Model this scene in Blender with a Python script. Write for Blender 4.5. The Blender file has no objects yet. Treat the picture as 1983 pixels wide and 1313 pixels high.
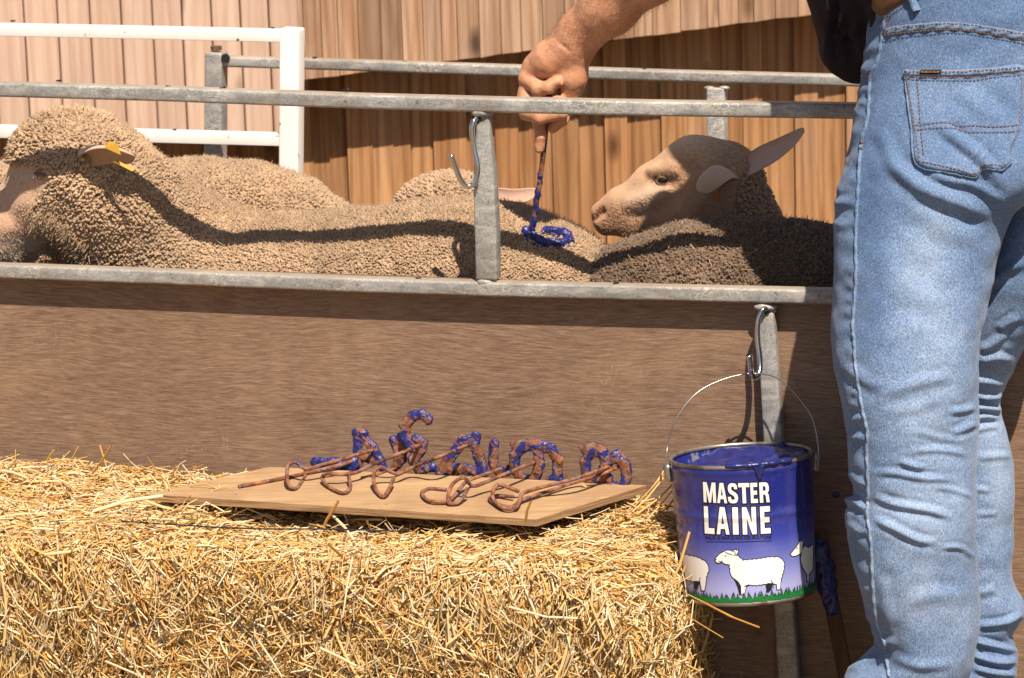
import bpy, bmesh, math, random
import numpy as np
from mathutils import Vector
from mathutils.bvhtree import BVHTree

random.seed(7)
rng = np.random.default_rng(7)
scene = bpy.context.scene
COL = scene.collection

# ------------------------------------------------------------------ camera
PW, PH, FPX = 1983.0, 1313.0, 6500.0
CAMH, PITCH, ROLL = 1.69, math.radians(12.0), 0.030
cam_pos = np.array([0.0, 0.0, CAMH])
fwd = np.array([0.0, math.cos(PITCH), -math.sin(PITCH)])
r0 = np.array([1.0, 0.0, 0.0])
u0 = np.array([0.0, math.sin(PITCH), math.cos(PITCH)])
RC = math.cos(ROLL) * r0 - math.sin(ROLL) * u0
UC = math.cos(ROLL) * u0 + math.sin(ROLL) * r0
cd = bpy.data.cameras.new('camera')
cam = bpy.data.objects.new('camera', cd)
COL.objects.link(cam)
cd.sensor_fit = 'HORIZONTAL'
cd.sensor_width = 36.0
cd.lens = 36.0 * FPX / PW
cd.clip_start, cd.clip_end = 0.1, 500.0
from mathutils import Matrix
cam.matrix_world = Matrix(((RC[0], UC[0], -fwd[0], 0), (RC[1], UC[1], -fwd[1], 0), (RC[2], UC[2], -fwd[2], CAMH), (0, 0, 0, 1)))
cd.dof.use_dof = True
cd.dof.focus_distance = 5.25
cd.dof.aperture_fstop = 11.0
scene.camera = cam

GZ = -0.06                               # ground level
# fence frame: s along the fence (to the right), t behind it, z up
FY = math.atan(0.30)
FU = np.array([math.cos(FY), -math.sin(FY), 0.0])
FN = np.array([math.sin(FY), math.cos(FY), 0.0])
F0 = np.array([0.0, 5.30, 0.0])
KZ = np.array([0.0, 0.0, 1.0])

# ------------------------------------------------------------------ light
sl, sn, sz = 0.62, 1.0, 1.78            # sun direction in fence terms: right, towards the viewer, up
sun_dir = FU * sl - FN * sn + KZ * sz
sun_dir /= np.linalg.norm(sun_dir)
SUN_EL = math.asin(sun_dir[2])
SUN_AZ = math.atan2(sun_dir[0], sun_dir[1])
world = bpy.data.worlds.new('World')
scene.world = world
world.use_nodes = True
wn = world.node_tree
wn.nodes.clear()
wo = wn.nodes.new('ShaderNodeOutputWorld')
wb = wn.nodes.new('ShaderNodeBackground')
ws = wn.nodes.new('ShaderNodeTexSky')
ws.sky_type = 'NISHITA'
ws.sun_disc = False
ws.sun_elevation = SUN_EL
ws.sun_rotation = SUN_AZ
ws.dust_density = 1.5
wb.inputs['Strength'].default_value = 0.052
wn.links.new(ws.outputs[0], wb.inputs[0])
wn.links.new(wb.outputs[0], wo.inputs[0])
sd = bpy.data.lights.new('sun', 'SUN')
sd.energy = 5.0
sd.angle = math.radians(0.5)
sd.color = (1.0, 0.89, 0.745)
sun = bpy.data.objects.new('sun', sd)
COL.objects.link(sun)
sun.rotation_euler = Vector(sun_dir).to_track_quat('Z', 'Y').to_euler()
sun.location = (2, -2, 6)
vs = scene.view_settings
vs.view_transform = 'Standard'
vs.look = 'None'
vs.exposure = 0.66
vs.gamma = 1.0
vs.use_curve_mapping = False
scene.render.engine = 'CYCLES'
scene.cycles.max_bounces = 6
scene.cycles.diffuse_bounces = 3

# ------------------------------------------------------------------ pixel <-> place helpers
def ray(x, y):
    x = np.asarray(x, float); y = np.asarray(y, float)
    return fwd + ((x - PW / 2) / FPX)[..., None] * RC + ((PH / 2 - y) / FPX)[..., None] * UC
def PT(x, y, t=0.0):                     # photo point -> on the plane t behind the fence
    d = ray(x, y)
    k = ((F0 - cam_pos) @ FN + np.asarray(t, float)) / (d @ FN)
    return cam_pos + d * k[..., None]
def PZ(x, y, z):                         # photo point -> on a level plane
    d = ray(x, y)
    k = (z - CAMH) / d[..., 2]
    return cam_pos + d * k[..., None]
def PD(x, y, Y):                         # photo point -> on a plane facing the camera, Y metres away
    d = ray(x, y)
    return cam_pos + d * (Y / d[..., 1])[..., None]
def W(s, t, z):
    s = np.asarray(s, float); t = np.asarray(t, float); z = np.asarray(z, float)
    s, t, z = np.broadcast_arrays(s, t, z)
    return F0 + s[..., None] * FU + t[..., None] * FN + z[..., None] * KZ
def STZ(p):
    q = np.asarray(p, float) - F0
    return q @ FU, q @ FN, q[..., 2]
def px2m(p):                             # metres per photo pixel at a place
    return float((np.asarray(p) - cam_pos) @ fwd) / FPX
def top(x, y, t, r):                     # centre of a ball of radius r whose upper outline touches the point
    return PT(x, y, t) - UC * r

# ------------------------------------------------------------------ object helpers
def tag(o, label=None, cat=None, group=None, kind=None):
    for k, v in (('label', label), ('category', cat), ('group', group), ('kind', kind)):
        if v: o[k] = v
    return o
def thing(name, label, cat, loc, group=None):
    o = bpy.data.objects.new(name, None)
    o.empty_display_size = 0.05
    COL.objects.link(o)
    o.location = [float(v) for v in loc]
    return tag(o, label, cat, group)
def wloc(o):
    v = np.array(o.location)
    while o.parent:
        o = o.parent
        v = v + np.array(o.location)
    return v
def mesh(name, V, Fc, mat=None, parent=None, smooth=False, loc=None, label=None):
    """One mesh object from world-space points."""
    V = np.asarray(V, float)
    me = bpy.data.meshes.new(name)
    base = np.zeros(3) if loc is None else np.asarray(loc, float)
    if isinstance(Fc, np.ndarray):
        n, k = Fc.shape
        me.vertices.add(len(V)); me.loops.add(n * k); me.polygons.add(n)
        me.loops.foreach_set('vertex_index', Fc.astype(np.int32).ravel())
        me.polygons.foreach_set('loop_start', np.arange(0, n * k, k, dtype=np.int32))
        me.vertices.foreach_set('co', np.zeros(len(V) * 3, np.float32))
        me.update(calc_edges=True)
    else:
        me.from_pydata([(0, 0, 0)] * len(V), [], [list(f) for f in Fc])
    o = bpy.data.objects.new(name, me)
    COL.objects.link(o)
    if parent is not None:
        o.parent = parent
        off = wloc(parent)
        o.location = base - off if loc is not None else (0, 0, 0)
        origin = base if loc is not None else off
    else:
        if loc is None:
            base = np.array([V[:, 0].mean(), V[:, 1].mean(), V[:, 2].min()])
        o.location = base
        origin = base
    me.vertices.foreach_set('co', (V - origin).astype(np.float32).ravel())
    me.update()
    me.validate()
    if smooth:
        me.polygons.foreach_set('use_smooth', np.ones(len(me.polygons), bool))
    if mat: me.materials.append(mat)
    if label: o['label'] = label
    return o
def join(parts):
    V, Fc, n = [], [], 0
    for v, f in parts:
        V.append(np.asarray(v, float))
        Fc += [[i + n for i in q] for q in f]
        n += len(v)
    return np.concatenate(V), Fc
def box8(c):                             # eight corners: 4 bottom (ccw), 4 top
    return np.asarray(c, float), [(3, 2, 1, 0), (4, 5, 6, 7), (0, 1, 5, 4), (1, 2, 6, 5), (2, 3, 7, 6), (3, 0, 4, 7)]
def bevel(o, w=0.003, seg=2):
    m = o.modifiers.new('bevel', 'BEVEL')
    m.width = w; m.segments = seg; m.limit_method = 'ANGLE'; m.angle_limit = math.radians(40)
    return o
def bar(a, b, up, w, h):
    """Square bar from a to b; w across, h along 'up'."""
    a = np.asarray(a, float); b = np.asarray(b, float); d = (b - a) / np.linalg.norm(b - a)
    u = np.asarray(up, float); u = u - d * (u @ d); u /= np.linalg.norm(u)
    q = np.cross(d, u)
    c = []
    for p in (a, b):
        c += [p - q * w / 2 - u * h / 2, p + q * w / 2 - u * h / 2, p + q * w / 2 + u * h / 2, p - q * w / 2 + u * h / 2]
    return box8(c)
def tube(pts, r, n=8, cap=True, flat=None):
    """Round tube along a polyline; r scalar or one per point."""
    P = np.asarray(pts, float); m = len(P)
    R = np.broadcast_to(np.asarray(r, float), (m,))
    T = np.gradient(P, axis=0); T /= np.linalg.norm(T, axis=1)[:, None] + 1e-12
    ref = np.array([0.3, 0.2, 0.93]) if abs(T[0] @ np.array([0.3, 0.2, 0.93])) < 0.9 else np.array([1.0, 0, 0])
    u = ref - T[0] * (ref @ T[0]); u /= np.linalg.norm(u)
    V = []
    ang = np.arange(n) * 2 * math.pi / n
    for i in range(m):
        u = u - T[i] * (u @ T[i]); u /= np.linalg.norm(u)
        v = np.cross(T[i], u)
        V.append(P[i] + R[i] * (np.cos(ang)[:, None] * u + np.sin(ang)[:, None] * v))
    V = np.concatenate(V)
    Fc = [(i * n + j, i * n + (j + 1) % n, (i + 1) * n + (j + 1) % n, (i + 1) * n + j) for i in range(m - 1) for j in range(n)]
    if cap:
        Fc += [tuple(range(n - 1, -1, -1)), tuple(range((m - 1) * n, m * n))]
    return V, Fc
def smooth_line(pts, n=40):
    """Catmull-Rom through points (rows), n samples."""
    P = np.asarray(pts, float)
    if len(P) < 3:
        k = np.linspace(0, 1, n)[:, None]
        return P[0] * (1 - k) + P[-1] * k
    L = np.concatenate([[0], np.cumsum(np.linalg.norm(np.diff(P, axis=0), axis=1) ** 0.5)])
    Q = np.vstack([2 * P[0] - P[1], P, 2 * P[-1] - P[-2]])
    u = np.linspace(0, L[-1], n)
    out = []
    for x in u:
        i = min(int(np.searchsorted(L, x, 'right')) - 1, len(P) - 2)
        t = (x - L[i]) / (L[i + 1] - L[i])
        a, b, c, d = Q[i], Q[i + 1], Q[i + 2], Q[i + 3]
        out.append(0.5 * (2 * b + (c - a) * t + (2 * a - 5 * b + 4 * c - d) * t * t + (3 * b - a - 3 * c + d) * t ** 3))
    return np.array(out)
def copy_tree(o, parent=None):
    c = o.copy(); COL.objects.link(c); c.parent = parent
    for ch in list(o.children): copy_tree(ch, c)
    return c

# smooth value noise on points (numpy), for lumpy shapes
_NT = np.random.default_rng(3).random((32, 32, 32)).astype(np.float32)
def vnoise(P, sc):
    Q = np.asarray(P, np.float32) * sc + 100.0
    i = np.floor(Q).astype(np.int32); f = Q - i; f = f * f * (3 - 2 * f); i &= 31; j = (i + 1) & 31
    x0, y0, z0 = i[..., 0], i[..., 1], i[..., 2]; x1, y1, z1 = j[..., 0], j[..., 1], j[..., 2]
    fx, fy, fz = f[..., 0], f[..., 1], f[..., 2]
    a = _NT[x0, y0, z0] * (1 - fx) + _NT[x1, y0, z0] * fx; b = _NT[x0, y1, z0] * (1 - fx) + _NT[x1, y1, z0] * fx
    c = _NT[x0, y0, z1] * (1 - fx) + _NT[x1, y0, z1] * fx; d = _NT[x0, y1, z1] * (1 - fx) + _NT[x1, y1, z1] * fx
    return ((a * (1 - fy) + b * fy) * (1 - fz) + (c * (1 - fy) + d * fy) * fz) * 2 - 1

# implicit bodies: smooth union of tapered capsules and ellipsoids, meshed with OpenVDB
import openvdb
def blob(prims, h, pad=0.02, noise=None, clip=None):
    lo = np.full(3, 1e9); hi = -lo
    for p in prims:
        if p[0] == 'c':
            for c, r in ((p[1], p[3]), (p[2], p[4])):
                lo = np.minimum(lo, np.asarray(c) - r); hi = np.maximum(hi, np.asarray(c) + r)
        else:
            r = max(p[2]); lo = np.minimum(lo, np.asarray(p[1]) - r); hi = np.maximum(hi, np.asarray(p[1]) + r)
    lo -= pad; hi += pad
    n = np.ceil((hi - lo) / h).astype(int) + 1
    ax = [(lo[i] + np.arange(n[i]) * h).astype(np.float32) for i in range(3)]
    X = ax[0][:, None, None]; Y = ax[1][None, :, None]; Z = ax[2][None, None, :]
    D = np.full(n, 10.0, np.float32)
    for p in prims:
        k = np.float32(p[5] if p[0] == 'c' and len(p) > 5 else (p[4] if p[0] == 'e' and len(p) > 4 else 0.01))
        if p[0] == 'c':
            a = np.asarray(p[1], np.float32); b = np.asarray(p[2], np.float32); ra, rb = np.float32(p[3]), np.float32(p[4])
            m = max(ra, rb) + 4 * k + 0.03
            blo, bhi = np.minimum(a, b) - m, np.maximum(a, b) + m
        else:
            c = np.asarray(p[1], np.float32); m = max(p[2]) + 4 * k + 0.03
            blo, bhi = c - m, c + m
        sl_ = tuple(slice(max(0, int((blo[i] - lo[i]) / h)), max(1, min(n[i], int((bhi[i] - lo[i]) / h) + 2))) for i in range(3))
        x, y, z = X[sl_[0]], Y[:, sl_[1]], Z[:, :, sl_[2]]
        if p[0] == 'c':
            d = b - a; L = max(float(d @ d), 1e-9)
            u = np.clip(((x - a[0]) * d[0] + (y - a[1]) * d[1] + (z - a[2]) * d[2]) / np.float32(L), 0, 1)
            S = np.sqrt((x - a[0] - u * d[0]) ** 2 + (y - a[1] - u * d[1]) ** 2 + (z - a[2] - u * d[2]) ** 2) - (ra + (rb - ra) * u)
        else:
            R = np.asarray(p[3], np.float32) if len(p) > 3 and p[3] is not None else np.eye(3, dtype=np.float32)   # rows: axes
            r = np.asarray(p[2], np.float32)
            dx, dy, dz = x - c[0], y - c[1], z - c[2]
            q = [(dx * R[i, 0] + dy * R[i, 1] + dz * R[i, 2]) / r[i] for i in range(3)]
            k0 = np.sqrt(q[0] ** 2 + q[1] ** 2 + q[2] ** 2)
            k1 = np.sqrt((q[0] / r[0]) ** 2 + (q[1] / r[1]) ** 2 + (q[2] / r[2]) ** 2) + 1e-6
            S = k0 * (k0 - 1) / k1
        B = D[sl_]
        if len(p) > 6 and p[6] == 'sub':
            hh = np.maximum(k - np.abs(B + S), 0) / k
            D[sl_] = np.maximum(B, -S) + hh * hh * k * np.float32(0.25)
        else:
            hh = np.maximum(k - np.abs(B - S), 0) / k
            D[sl_] = np.minimum(B, S) - hh * hh * k * np.float32(0.25)
    if noise:
        G = np.stack(np.meshgrid(*ax, indexing='ij'), -1)
        D += noise(G)
    D = np.minimum(D, np.float32(3 * h))
    g = openvdb.FloatGrid(3 * h)
    g.copyFromArray(D)
    pts, quads = g.convertToQuads(0.0)
    return pts.astype(float) * h + lo, quads.astype(np.int64)
def vnormals(V, Q):
    a, b = V[Q[:, 2]] - V[Q[:, 0]], V[Q[:, 3]] - V[Q[:, 1]]
    fn = np.cross(a, b)
    N = np.zeros_like(V)
    for i in range(4): np.add.at(N, Q[:, i], fn)
    return N / (np.linalg.norm(N, axis=1)[:, None] + 1e-12)
# ------------------------------------------------------------------ materials
class NB:
    """Small node builder."""
    def __init__(s, name):
        s.m = bpy.data.materials.new(name); s.m.use_nodes = True
        s.t = s.m.node_tree; s.t.nodes.clear()
        s.out = s.t.nodes.new('ShaderNodeOutputMaterial')
        s.p = s.t.nodes.new('ShaderNodeBsdfPrincipled')
        s.t.links.new(s.p.outputs[0], s.out.inputs[0])
        s.tc = s.t.nodes.new('ShaderNodeTexCoord')
    def n(s, t, **kw):
        o = s.t.nodes.new(t)
        for k, v in kw.items(): setattr(o, k, v)
        return o
    def put(s, sock, v):
        if hasattr(v, 'is_output') or isinstance(v, bpy.types.NodeSocket): s.t.links.new(v, sock)
        elif isinstance(v, (tuple, list)) and len(v) == 3 and sock.type == 'RGBA': sock.default_value = (*v, 1)
        else: sock.default_value = v
    def obj(s): return s.tc.outputs['Object']
    def map(s, scale=(1, 1, 1), rot=(0, 0, 0), loc=(0, 0, 0), co=None):
        o = s.n('ShaderNodeMapping')
        s.t.links.new(co if co is not None else s.obj(), o.inputs[0])
        s.put(o.inputs['Scale'], scale); s.put(o.inputs['Rotation'], rot); s.put(o.inputs['Location'], loc)
        return o.outputs[0]
    def noise(s, scale=5, detail=4, rough=0.55, dist=0, co=None, col=False):
        o = s.n('ShaderNodeTexNoise')
        s.t.links.new(co if co is not None else s.obj(), o.inputs['Vector'])
        s.put(o.inputs['Scale'], scale); s.put(o.inputs['Detail'], detail); s.put(o.inputs['Roughness'], rough); s.put(o.inputs['Distortion'], dist)
        return o.outputs[1 if col else 0]
    def voro(s, scale=5, co=None, feature='F1', out=0):
        o = s.n('ShaderNodeTexVoronoi', feature=feature)
        s.t.links.new(co if co is not None else s.obj(), o.inputs['Vector'])
        s.put(o.inputs['Scale'], scale)
        return o.outputs[out]
    def wave(s, scale=5, dist=2, detail=3, co=None, dirn='X', dscale=1.0):
        o = s.n('ShaderNodeTexWave', bands_direction=dirn)
        s.t.links.new(co if co is not None else s.obj(), o.inputs['Vector'])
        s.put(o.inputs['Scale'], scale); s.put(o.inputs['Distortion'], dist); s.put(o.inputs['Detail'], detail); s.put(o.inputs['Detail Scale'], dscale)
        return o.outputs[1]
    def ramp(s, f, stops, interp='LINEAR'):
        o = s.n('ShaderNodeValToRGB')
        r = o.color_ramp; r.interpolation = interp
        while len(r.elements) < len(stops): r.elements.new(0.5)
        for e, (p, c) in zip(r.elements, stops):
            e.position = p
            e.color = (*c, 1) if isinstance(c, (tuple, list)) else (c, c, c, 1)
        s.t.links.new(f, o.inputs[0])
        return o.outputs[0]
    def mix(s, f, a, b, mode='MIX'):
        o = s.n('ShaderNodeMix', data_type='RGBA', blend_type=mode)
        s.put(o.inputs[0], f); s.put(o.inputs[6], a); s.put(o.inputs[7], b)
        return o.outputs[2]
    def math(s, op, a, b=0.0, clamp=False):
        o = s.n('ShaderNodeMath', operation=op, use_clamp=clamp)
        s.put(o.inputs[0], a); s.put(o.inputs[1], b)
        return o.outputs[0]
    def sep(s, co=None):
        o = s.n('ShaderNodeSeparateXYZ'); s.t.links.new(co if co is not None else s.obj(), o.inputs[0])
        return o.outputs
    def rnd(s): return s.n('ShaderNodeObjectInfo').outputs['Random']
    def attr(s, name): 
        o = s.n('ShaderNodeAttribute'); o.attribute_name = name
        return o
    def bump(s, h, strength=0.3, dist=0.002, prev=None):
        o = s.n('ShaderNodeBump')
        s.put(o.inputs['Strength'], strength); s.put(o.inputs['Distance'], dist)
        s.t.links.new(h, o.inputs['Height'])
        if prev is not None: s.t.links.new(prev, o.inputs['Normal'])
        return o.outputs[0]
    def hsv(s, c, h=0.5, sa=1.0, v=1.0):
        o = s.n('ShaderNodeHueSaturation')
        s.put(o.inputs['Hue'], h); s.put(o.inputs['Saturation'], sa); s.put(o.inputs['Value'], v); s.put(o.inputs['Color'], c)
        return o.outputs[0]
    def done(s, color=None, rough=0.6, metal=0.0, normal=None, spec=None, **kw):
        if color is not None: s.put(s.p.inputs['Base Color'], color)
        s.put(s.p.inputs['Roughness'], rough); s.put(s.p.inputs['Metallic'], metal)
        if normal is not None: s.put(s.p.inputs['Normal'], normal)
        if spec is not None: s.put(s.p.inputs['Specular IOR Level'], spec)
        for k, v in kw.items(): s.put(s.p.inputs[k.replace('_', ' ')], v)
        return s.m

def m_plank(name, c_lo, c_hi, c_dark, knots=True, tv=1.0):
    b = NB(name)
    off = b.n('ShaderNodeVectorMath', operation='ADD')
    b.t.links.new(b.obj(), off.inputs[0])
    rv = b.n('ShaderNodeCombineXYZ'); r = b.rnd()
    for i, k in enumerate((37.0, 11.0, 53.0)): b.t.links.new(b.math('MULTIPLY', r, k), rv.inputs[i])
    b.t.links.new(rv.outputs[0], off.inputs[1])
    co = off.outputs[0]
    g1 = b.noise(1.0, 6, 0.65, 0.6, b.map((55, 55, 2.2), co=co))
    g2 = b.noise(1.0, 3, 0.5, 1.5, b.map((14, 14, 1.6), co=co))
    rings = b.wave(1.0, 11.0, 4, b.map((13, 13, 1.0), co=co), 'X', 0.9)
    c = b.mix(b.ramp(g2, [(0.3, 0.0), (0.72, 1.0)]), c_lo, c_hi)
    c = b.mix(b.math('MULTIPLY', b.ramp(g1, [(0.45, 0.0), (0.8, 1.0)]), 0.75), c, c_dark)
    c = b.mix(b.math('MULTIPLY', b.ramp(rings, [(0.5, 0.0), (0.95, 1.0)]), 0.36), c, c_dark)
    if knots:
        v = b.voro(1.0, b.map((9, 9, 4.2), co=co))
        c = b.mix(b.ramp(v, [(0.06, 1.0), (0.20, 0.0)]), c, tuple(x * 0.45 for x in c_dark))
    tone = b.ramp(r, [(0.0, 1 - .34 * tv), (0.3, .98), (0.6, 1 - .18 * tv), (0.8, 1 + .10 * tv), (1.0, 1 - .22 * tv)])
    c = b.mix(1.0, c, tone, 'MULTIPLY')
    # grey weather stains
    st = b.noise(3.0, 3, 0.6, 0, co)
    c = b.mix(b.math('MULTIPLY', b.ramp(st, [(0.5, 0.0), (0.75, 1.0)]), 0.25), c, (0.30, 0.25, 0.22))
    return b.done(c, 0.85, normal=b.bump(g1, 0.35, 0.003), spec=0.2)
M = {}
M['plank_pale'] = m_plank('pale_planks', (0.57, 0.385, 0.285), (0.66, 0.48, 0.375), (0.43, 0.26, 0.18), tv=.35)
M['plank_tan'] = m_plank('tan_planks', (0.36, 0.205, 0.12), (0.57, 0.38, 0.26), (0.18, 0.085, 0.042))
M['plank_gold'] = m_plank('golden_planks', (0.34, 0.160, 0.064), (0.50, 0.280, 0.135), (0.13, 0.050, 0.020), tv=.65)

def m_galv():
    b = NB('galvanised_steel')
    sp = b.voro(70, out=1)
    n1 = b.noise(6, 5, 0.6)
    c = b.mix(0.16, b.ramp(n1, [(0.3, (0.25, 0.245, 0.24)), (0.7, (0.40, 0.39, 0.38))]), b.hsv(sp, sa=0.0, v=0.30))
    dirt = b.noise(11, 6, 0.7)
    c = b.mix(b.math('MULTIPLY', b.ramp(dirt, [(0.5, 0.0), (0.68, 1.0)]), 0.55), c, (0.26, 0.19, 0.11))
    gr = b.noise(260, 3, 0.65)
    c = b.mix(b.math('MULTIPLY', b.ramp(gr, [(0.38, 1.0), (0.52, 0.0)]), 0.45), c, (0.12, 0.11, 0.10))
    c = b.mix(b.math('MULTIPLY', b.ramp(b.noise(170, 4, 0.7, 0, b.map(loc=(5, 2, 7))), [(0.58, 0.0), (0.68, 1.0)]), 0.55), c, (0.55, 0.53, 0.49))
    spk = b.noise(95, 3, 0.6)
    c = b.mix(b.ramp(spk, [(0.66, 0.0), (0.7, 0.8)]), c, (0.10, 0.085, 0.07))
    # pale scratches and scuffs, in patches
    patch = b.ramp(b.noise(7, 3, 0.6, 0, b.map(loc=(3, 1, 2))), [(0.47, 0.0), (0.60, 1.0)])
    tot = None
    for i, ro in enumerate((0.5, -0.7, 1.1)):
        s_ = b.noise(1.0, 2, 0.5, 0.4, b.map((22 + 8 * i, 150, 130), rot=(ro * 0.4, ro, ro), loc=(i, 2 * i, 0)))
        l = b.ramp(b.math('ABSOLUTE', b.math('SUBTRACT', s_, 0.5)), [(0.0, 1.0), (0.022, 0.0)])
        tot = l if tot is None else b.math('MAXIMUM', tot, l)
    sc = b.math('MULTIPLY', tot, patch)
    c = b.mix(b.math('MULTIPLY', sc, 0.8), c, (0.72, 0.70, 0.66))
    smear = b.noise(1.0, 4, 0.65, 0.5, b.map((16, 16, 60)))
    c = b.mix(b.math('MULTIPLY', b.ramp(smear, [(0.52, 0.0), (0.66, 1.0)]), 0.5), c, (0.58, 0.55, 0.50))
    c = b.mix(b.math('MULTIPLY', b.ramp(smear, [(0.30, 1.0), (0.42, 0.0)]), 0.5), c, (0.14, 0.115, 0.09))
    nz = b.sep(b.n('ShaderNodeNewGeometry').outputs['Normal'])[2]
    c = b.mix(b.math('MULTIPLY', b.ramp(nz, [(0.6, 0.0), (0.95, 1.0)]), 0.55), c, (0.43, 0.34, 0.24))
    return b.done(c, b.ramp(n1, [(0.3, 0.45), (0.7, 0.66)]), 0.30, b.bump(dirt, 0.25, 0.002))
M['galv'] = m_galv()

def m_white():
    b = NB('white_gate_paint')
    n = b.noise(14, 5, 0.7)
    chip = b.ramp(b.noise(30, 5, 0.72), [(0.645, 0.0), (0.675, 1.0)])
    c = b.mix(b.ramp(n, [(0.4, 0.0), (0.8, 0.5)]), (0.80, 0.775, 0.74), (0.62, 0.56, 0.50))
    c = b.mix(chip, c, (0.16, 0.075, 0.04))
    return b.done(c, 0.45, normal=b.bump(n, 0.1, 0.002))
M['white'] = m_white()

def m_ply():
    b = NB('brown_plywood')
    co = b.obj()
    wv = b.noise(1.0, 3, 0.5, 0.0, b.map((2.2, 2.2, 7.0)))
    warp = b.n('ShaderNodeVectorMath', operation='ADD'); b.t.links.new(co, warp.inputs[0])
    cz = b.n('ShaderNodeCombineXYZ'); b.t.links.new(b.math('MULTIPLY', wv, 0.06), cz.inputs[2]); b.t.links.new(cz.outputs[0], warp.inputs[1])
    fine = b.noise(1.0, 5, 0.75, 0.3, b.map((30, 30, 400), co=warp.outputs[0]))
    broad = b.noise(1.0, 4, 0.6, 0.4, b.map((2.0, 2.0, 7.0)))
    c = b.ramp(fine, [(0.34, (0.130, 0.073, 0.048)), (0.5, (0.215, 0.132, 0.088)), (0.66, (0.315, 0.208, 0.142))])
    c = b.mix(b.ramp(broad, [(0.3, 0.0), (0.7, 0.3)]), c, b.mix(1.0, c, (0.62, 0.56, 0.52), 'MULTIPLY'))
    cloud = b.noise(2.4, 5, 0.65, 0.8)
    c = b.mix(b.math('MULTIPLY', b.ramp(cloud, [(0.5, 0.0), (0.74, 1.0)]), 0.34), c, (0.42, 0.27, 0.14))
    vb = b.noise(1.0, 3, 0.6, 0.3, b.map((8, 8, 1.0)))
    c = b.mix(b.math('MULTIPLY', b.ramp(vb, [(0.52, 0.0), (0.75, 1.0)]), 0.16), c, (0.44, 0.31, 0.20))
    scr = b.noise(1.0, 2, 0.5, 1.2, b.map((30, 30, 9), rot=(0, 0.5, 0)))
    scr = b.ramp(b.math('ABSOLUTE', b.math('SUBTRACT', scr, 0.5)), [(0.0, 1.0), (0.006, 0.0)])
    msk = b.ramp(b.noise(4.5, 2), [(0.6, 0.0), (0.66, 1.0)])
    c = b.mix(b.math('MULTIPLY', b.math('MULTIPLY', scr, msk), 0.6), c, (0.45, 0.30, 0.16))
    return b.done(c, 0.55, normal=b.bump(fine, 0.5, 0.0015), spec=0.35)
M['ply'] = m_ply()

def m_board():
    b = NB('board_plywood')
    g = b.noise(1.0, 5, 0.6, 0.4, b.map((7, 90, 90)))
    c = b.ramp(g, [(0.3, (0.31, 0.185, 0.092)), (0.7, (0.46, 0.295, 0.155))])
    st = b.noise(9, 5, 0.65)
    c = b.mix(b.ramp(st, [(0.48, 0.0), (0.72, 0.7)]), c, (0.25, 0.145, 0.075))
    sp = b.noise(120, 2)
    c = b.mix(b.ramp(sp, [(0.72, 0.0), (0.75, 0.8)]), c, (0.14, 0.08, 0.05))
    return b.done(c, 0.75, normal=b.bump(g, 0.2, 0.002))
M['board'] = m_board()
def m_edge():
    b = NB('board_edge')
    g = b.noise(1.0, 4, 0.7, 0.3, b.map((10, 10, 420)))
    c = b.ramp(g, [(0.3, (0.10, 0.05, 0.025)), (0.5, (0.27, 0.15, 0.07)), (0.7, (0.46, 0.30, 0.15))])
    return b.done(c, 0.9, normal=b.bump(g, 0.5, 0.003))
M['edge'] = m_edge()
def m_soil():
    b = NB('soil')
    n = b.noise(9, 6, 0.7)
    return b.done(b.ramp(n, [(0.3, (0.10, 0.07, 0.045)), (0.7, (0.24, 0.175, 0.11))]), 0.95, normal=b.bump(n, 0.6, 0.02))
M['soil'] = m_soil()
def m_plain(name, c, rough=0.6, metal=0.0, **kw):
    return NB(name).done(c, rough, metal, **kw)
M['chrome'] = m_plain('polished_steel', (0.62, 0.62, 0.63), 0.16, 1.0)
M['dark'] = m_plain('dark_hole', (0.012, 0.01, 0.009), 0.9)
M['rustbolt'] = m_plain('rusty_bolt', (0.12, 0.06, 0.035), 0.8)
# ------------------------------------------------------------------ ground
g = mesh('ground', [(-60, -20, GZ), (60, -20, GZ), (60, 120, GZ), (-60, 120, GZ)], [(0, 1, 2, 3)], M['soil'])
tag(g, kind='structure')

# ------------------------------------------------------------------ barn wall: vertical planks, upper cladding overhangs the lower boards
WY = 7.40                                # distance of the upper cladding
def wall_xz(x, y, Y): p = PD(x, y, Y); return p[0], p[2]
barn = thing('barn_wall', 'tall wooden barn wall of vertical planks behind the sheep pen', 'wall', (0, WY, GZ))
def plank(xa, xb, zb, zt, yf, mat, th=0.022, zb2=None, lean=0.0, gap=0.0016, bv=0.003):
    zb2 = zb if zb2 is None else zb2
    g_ = gap
    c = [(xa + g_, yf, zb), (xb - g_, yf, zb2), (xb - g_, yf + th, zb2), (xa + g_, yf + th, zb),
         (xa + g_ + lean, yf, zt), (xb - g_ + lean, yf, zt), (xb - g_ + lean, yf + th, zt), (xa + g_ + lean, yf + th, zt)]
    V, Fc = box8(c)
    cx = (xa + xb) / 2
    o = mesh('plank', V, Fc, mat, barn, loc=(cx, yf, zb))
    if bv: bevel(o, bv, 1)
    return o
ZT = 2.6
edgeL = [-1010, -948, -890, -826, -766, -704, -640, -580, -516, -452, -390, -322, -258, -190, -130, -72, -13, 47, 112, 175, 235, 296, 353, 410, 466, 521, 578]
for a, b_ in zip(edgeL[:-1], edgeL[1:]):
    xa, _ = wall_xz(a, 60, WY - 0.03); xb, _ = wall_xz(b_, 60, WY - 0.03)
    _, zb = wall_xz((a + b_) / 2, 262, WY)
    plank(xa, xb, zb, ZT, WY - 0.03 + random.uniform(-.003, .003), M['plank_pale'])
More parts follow.
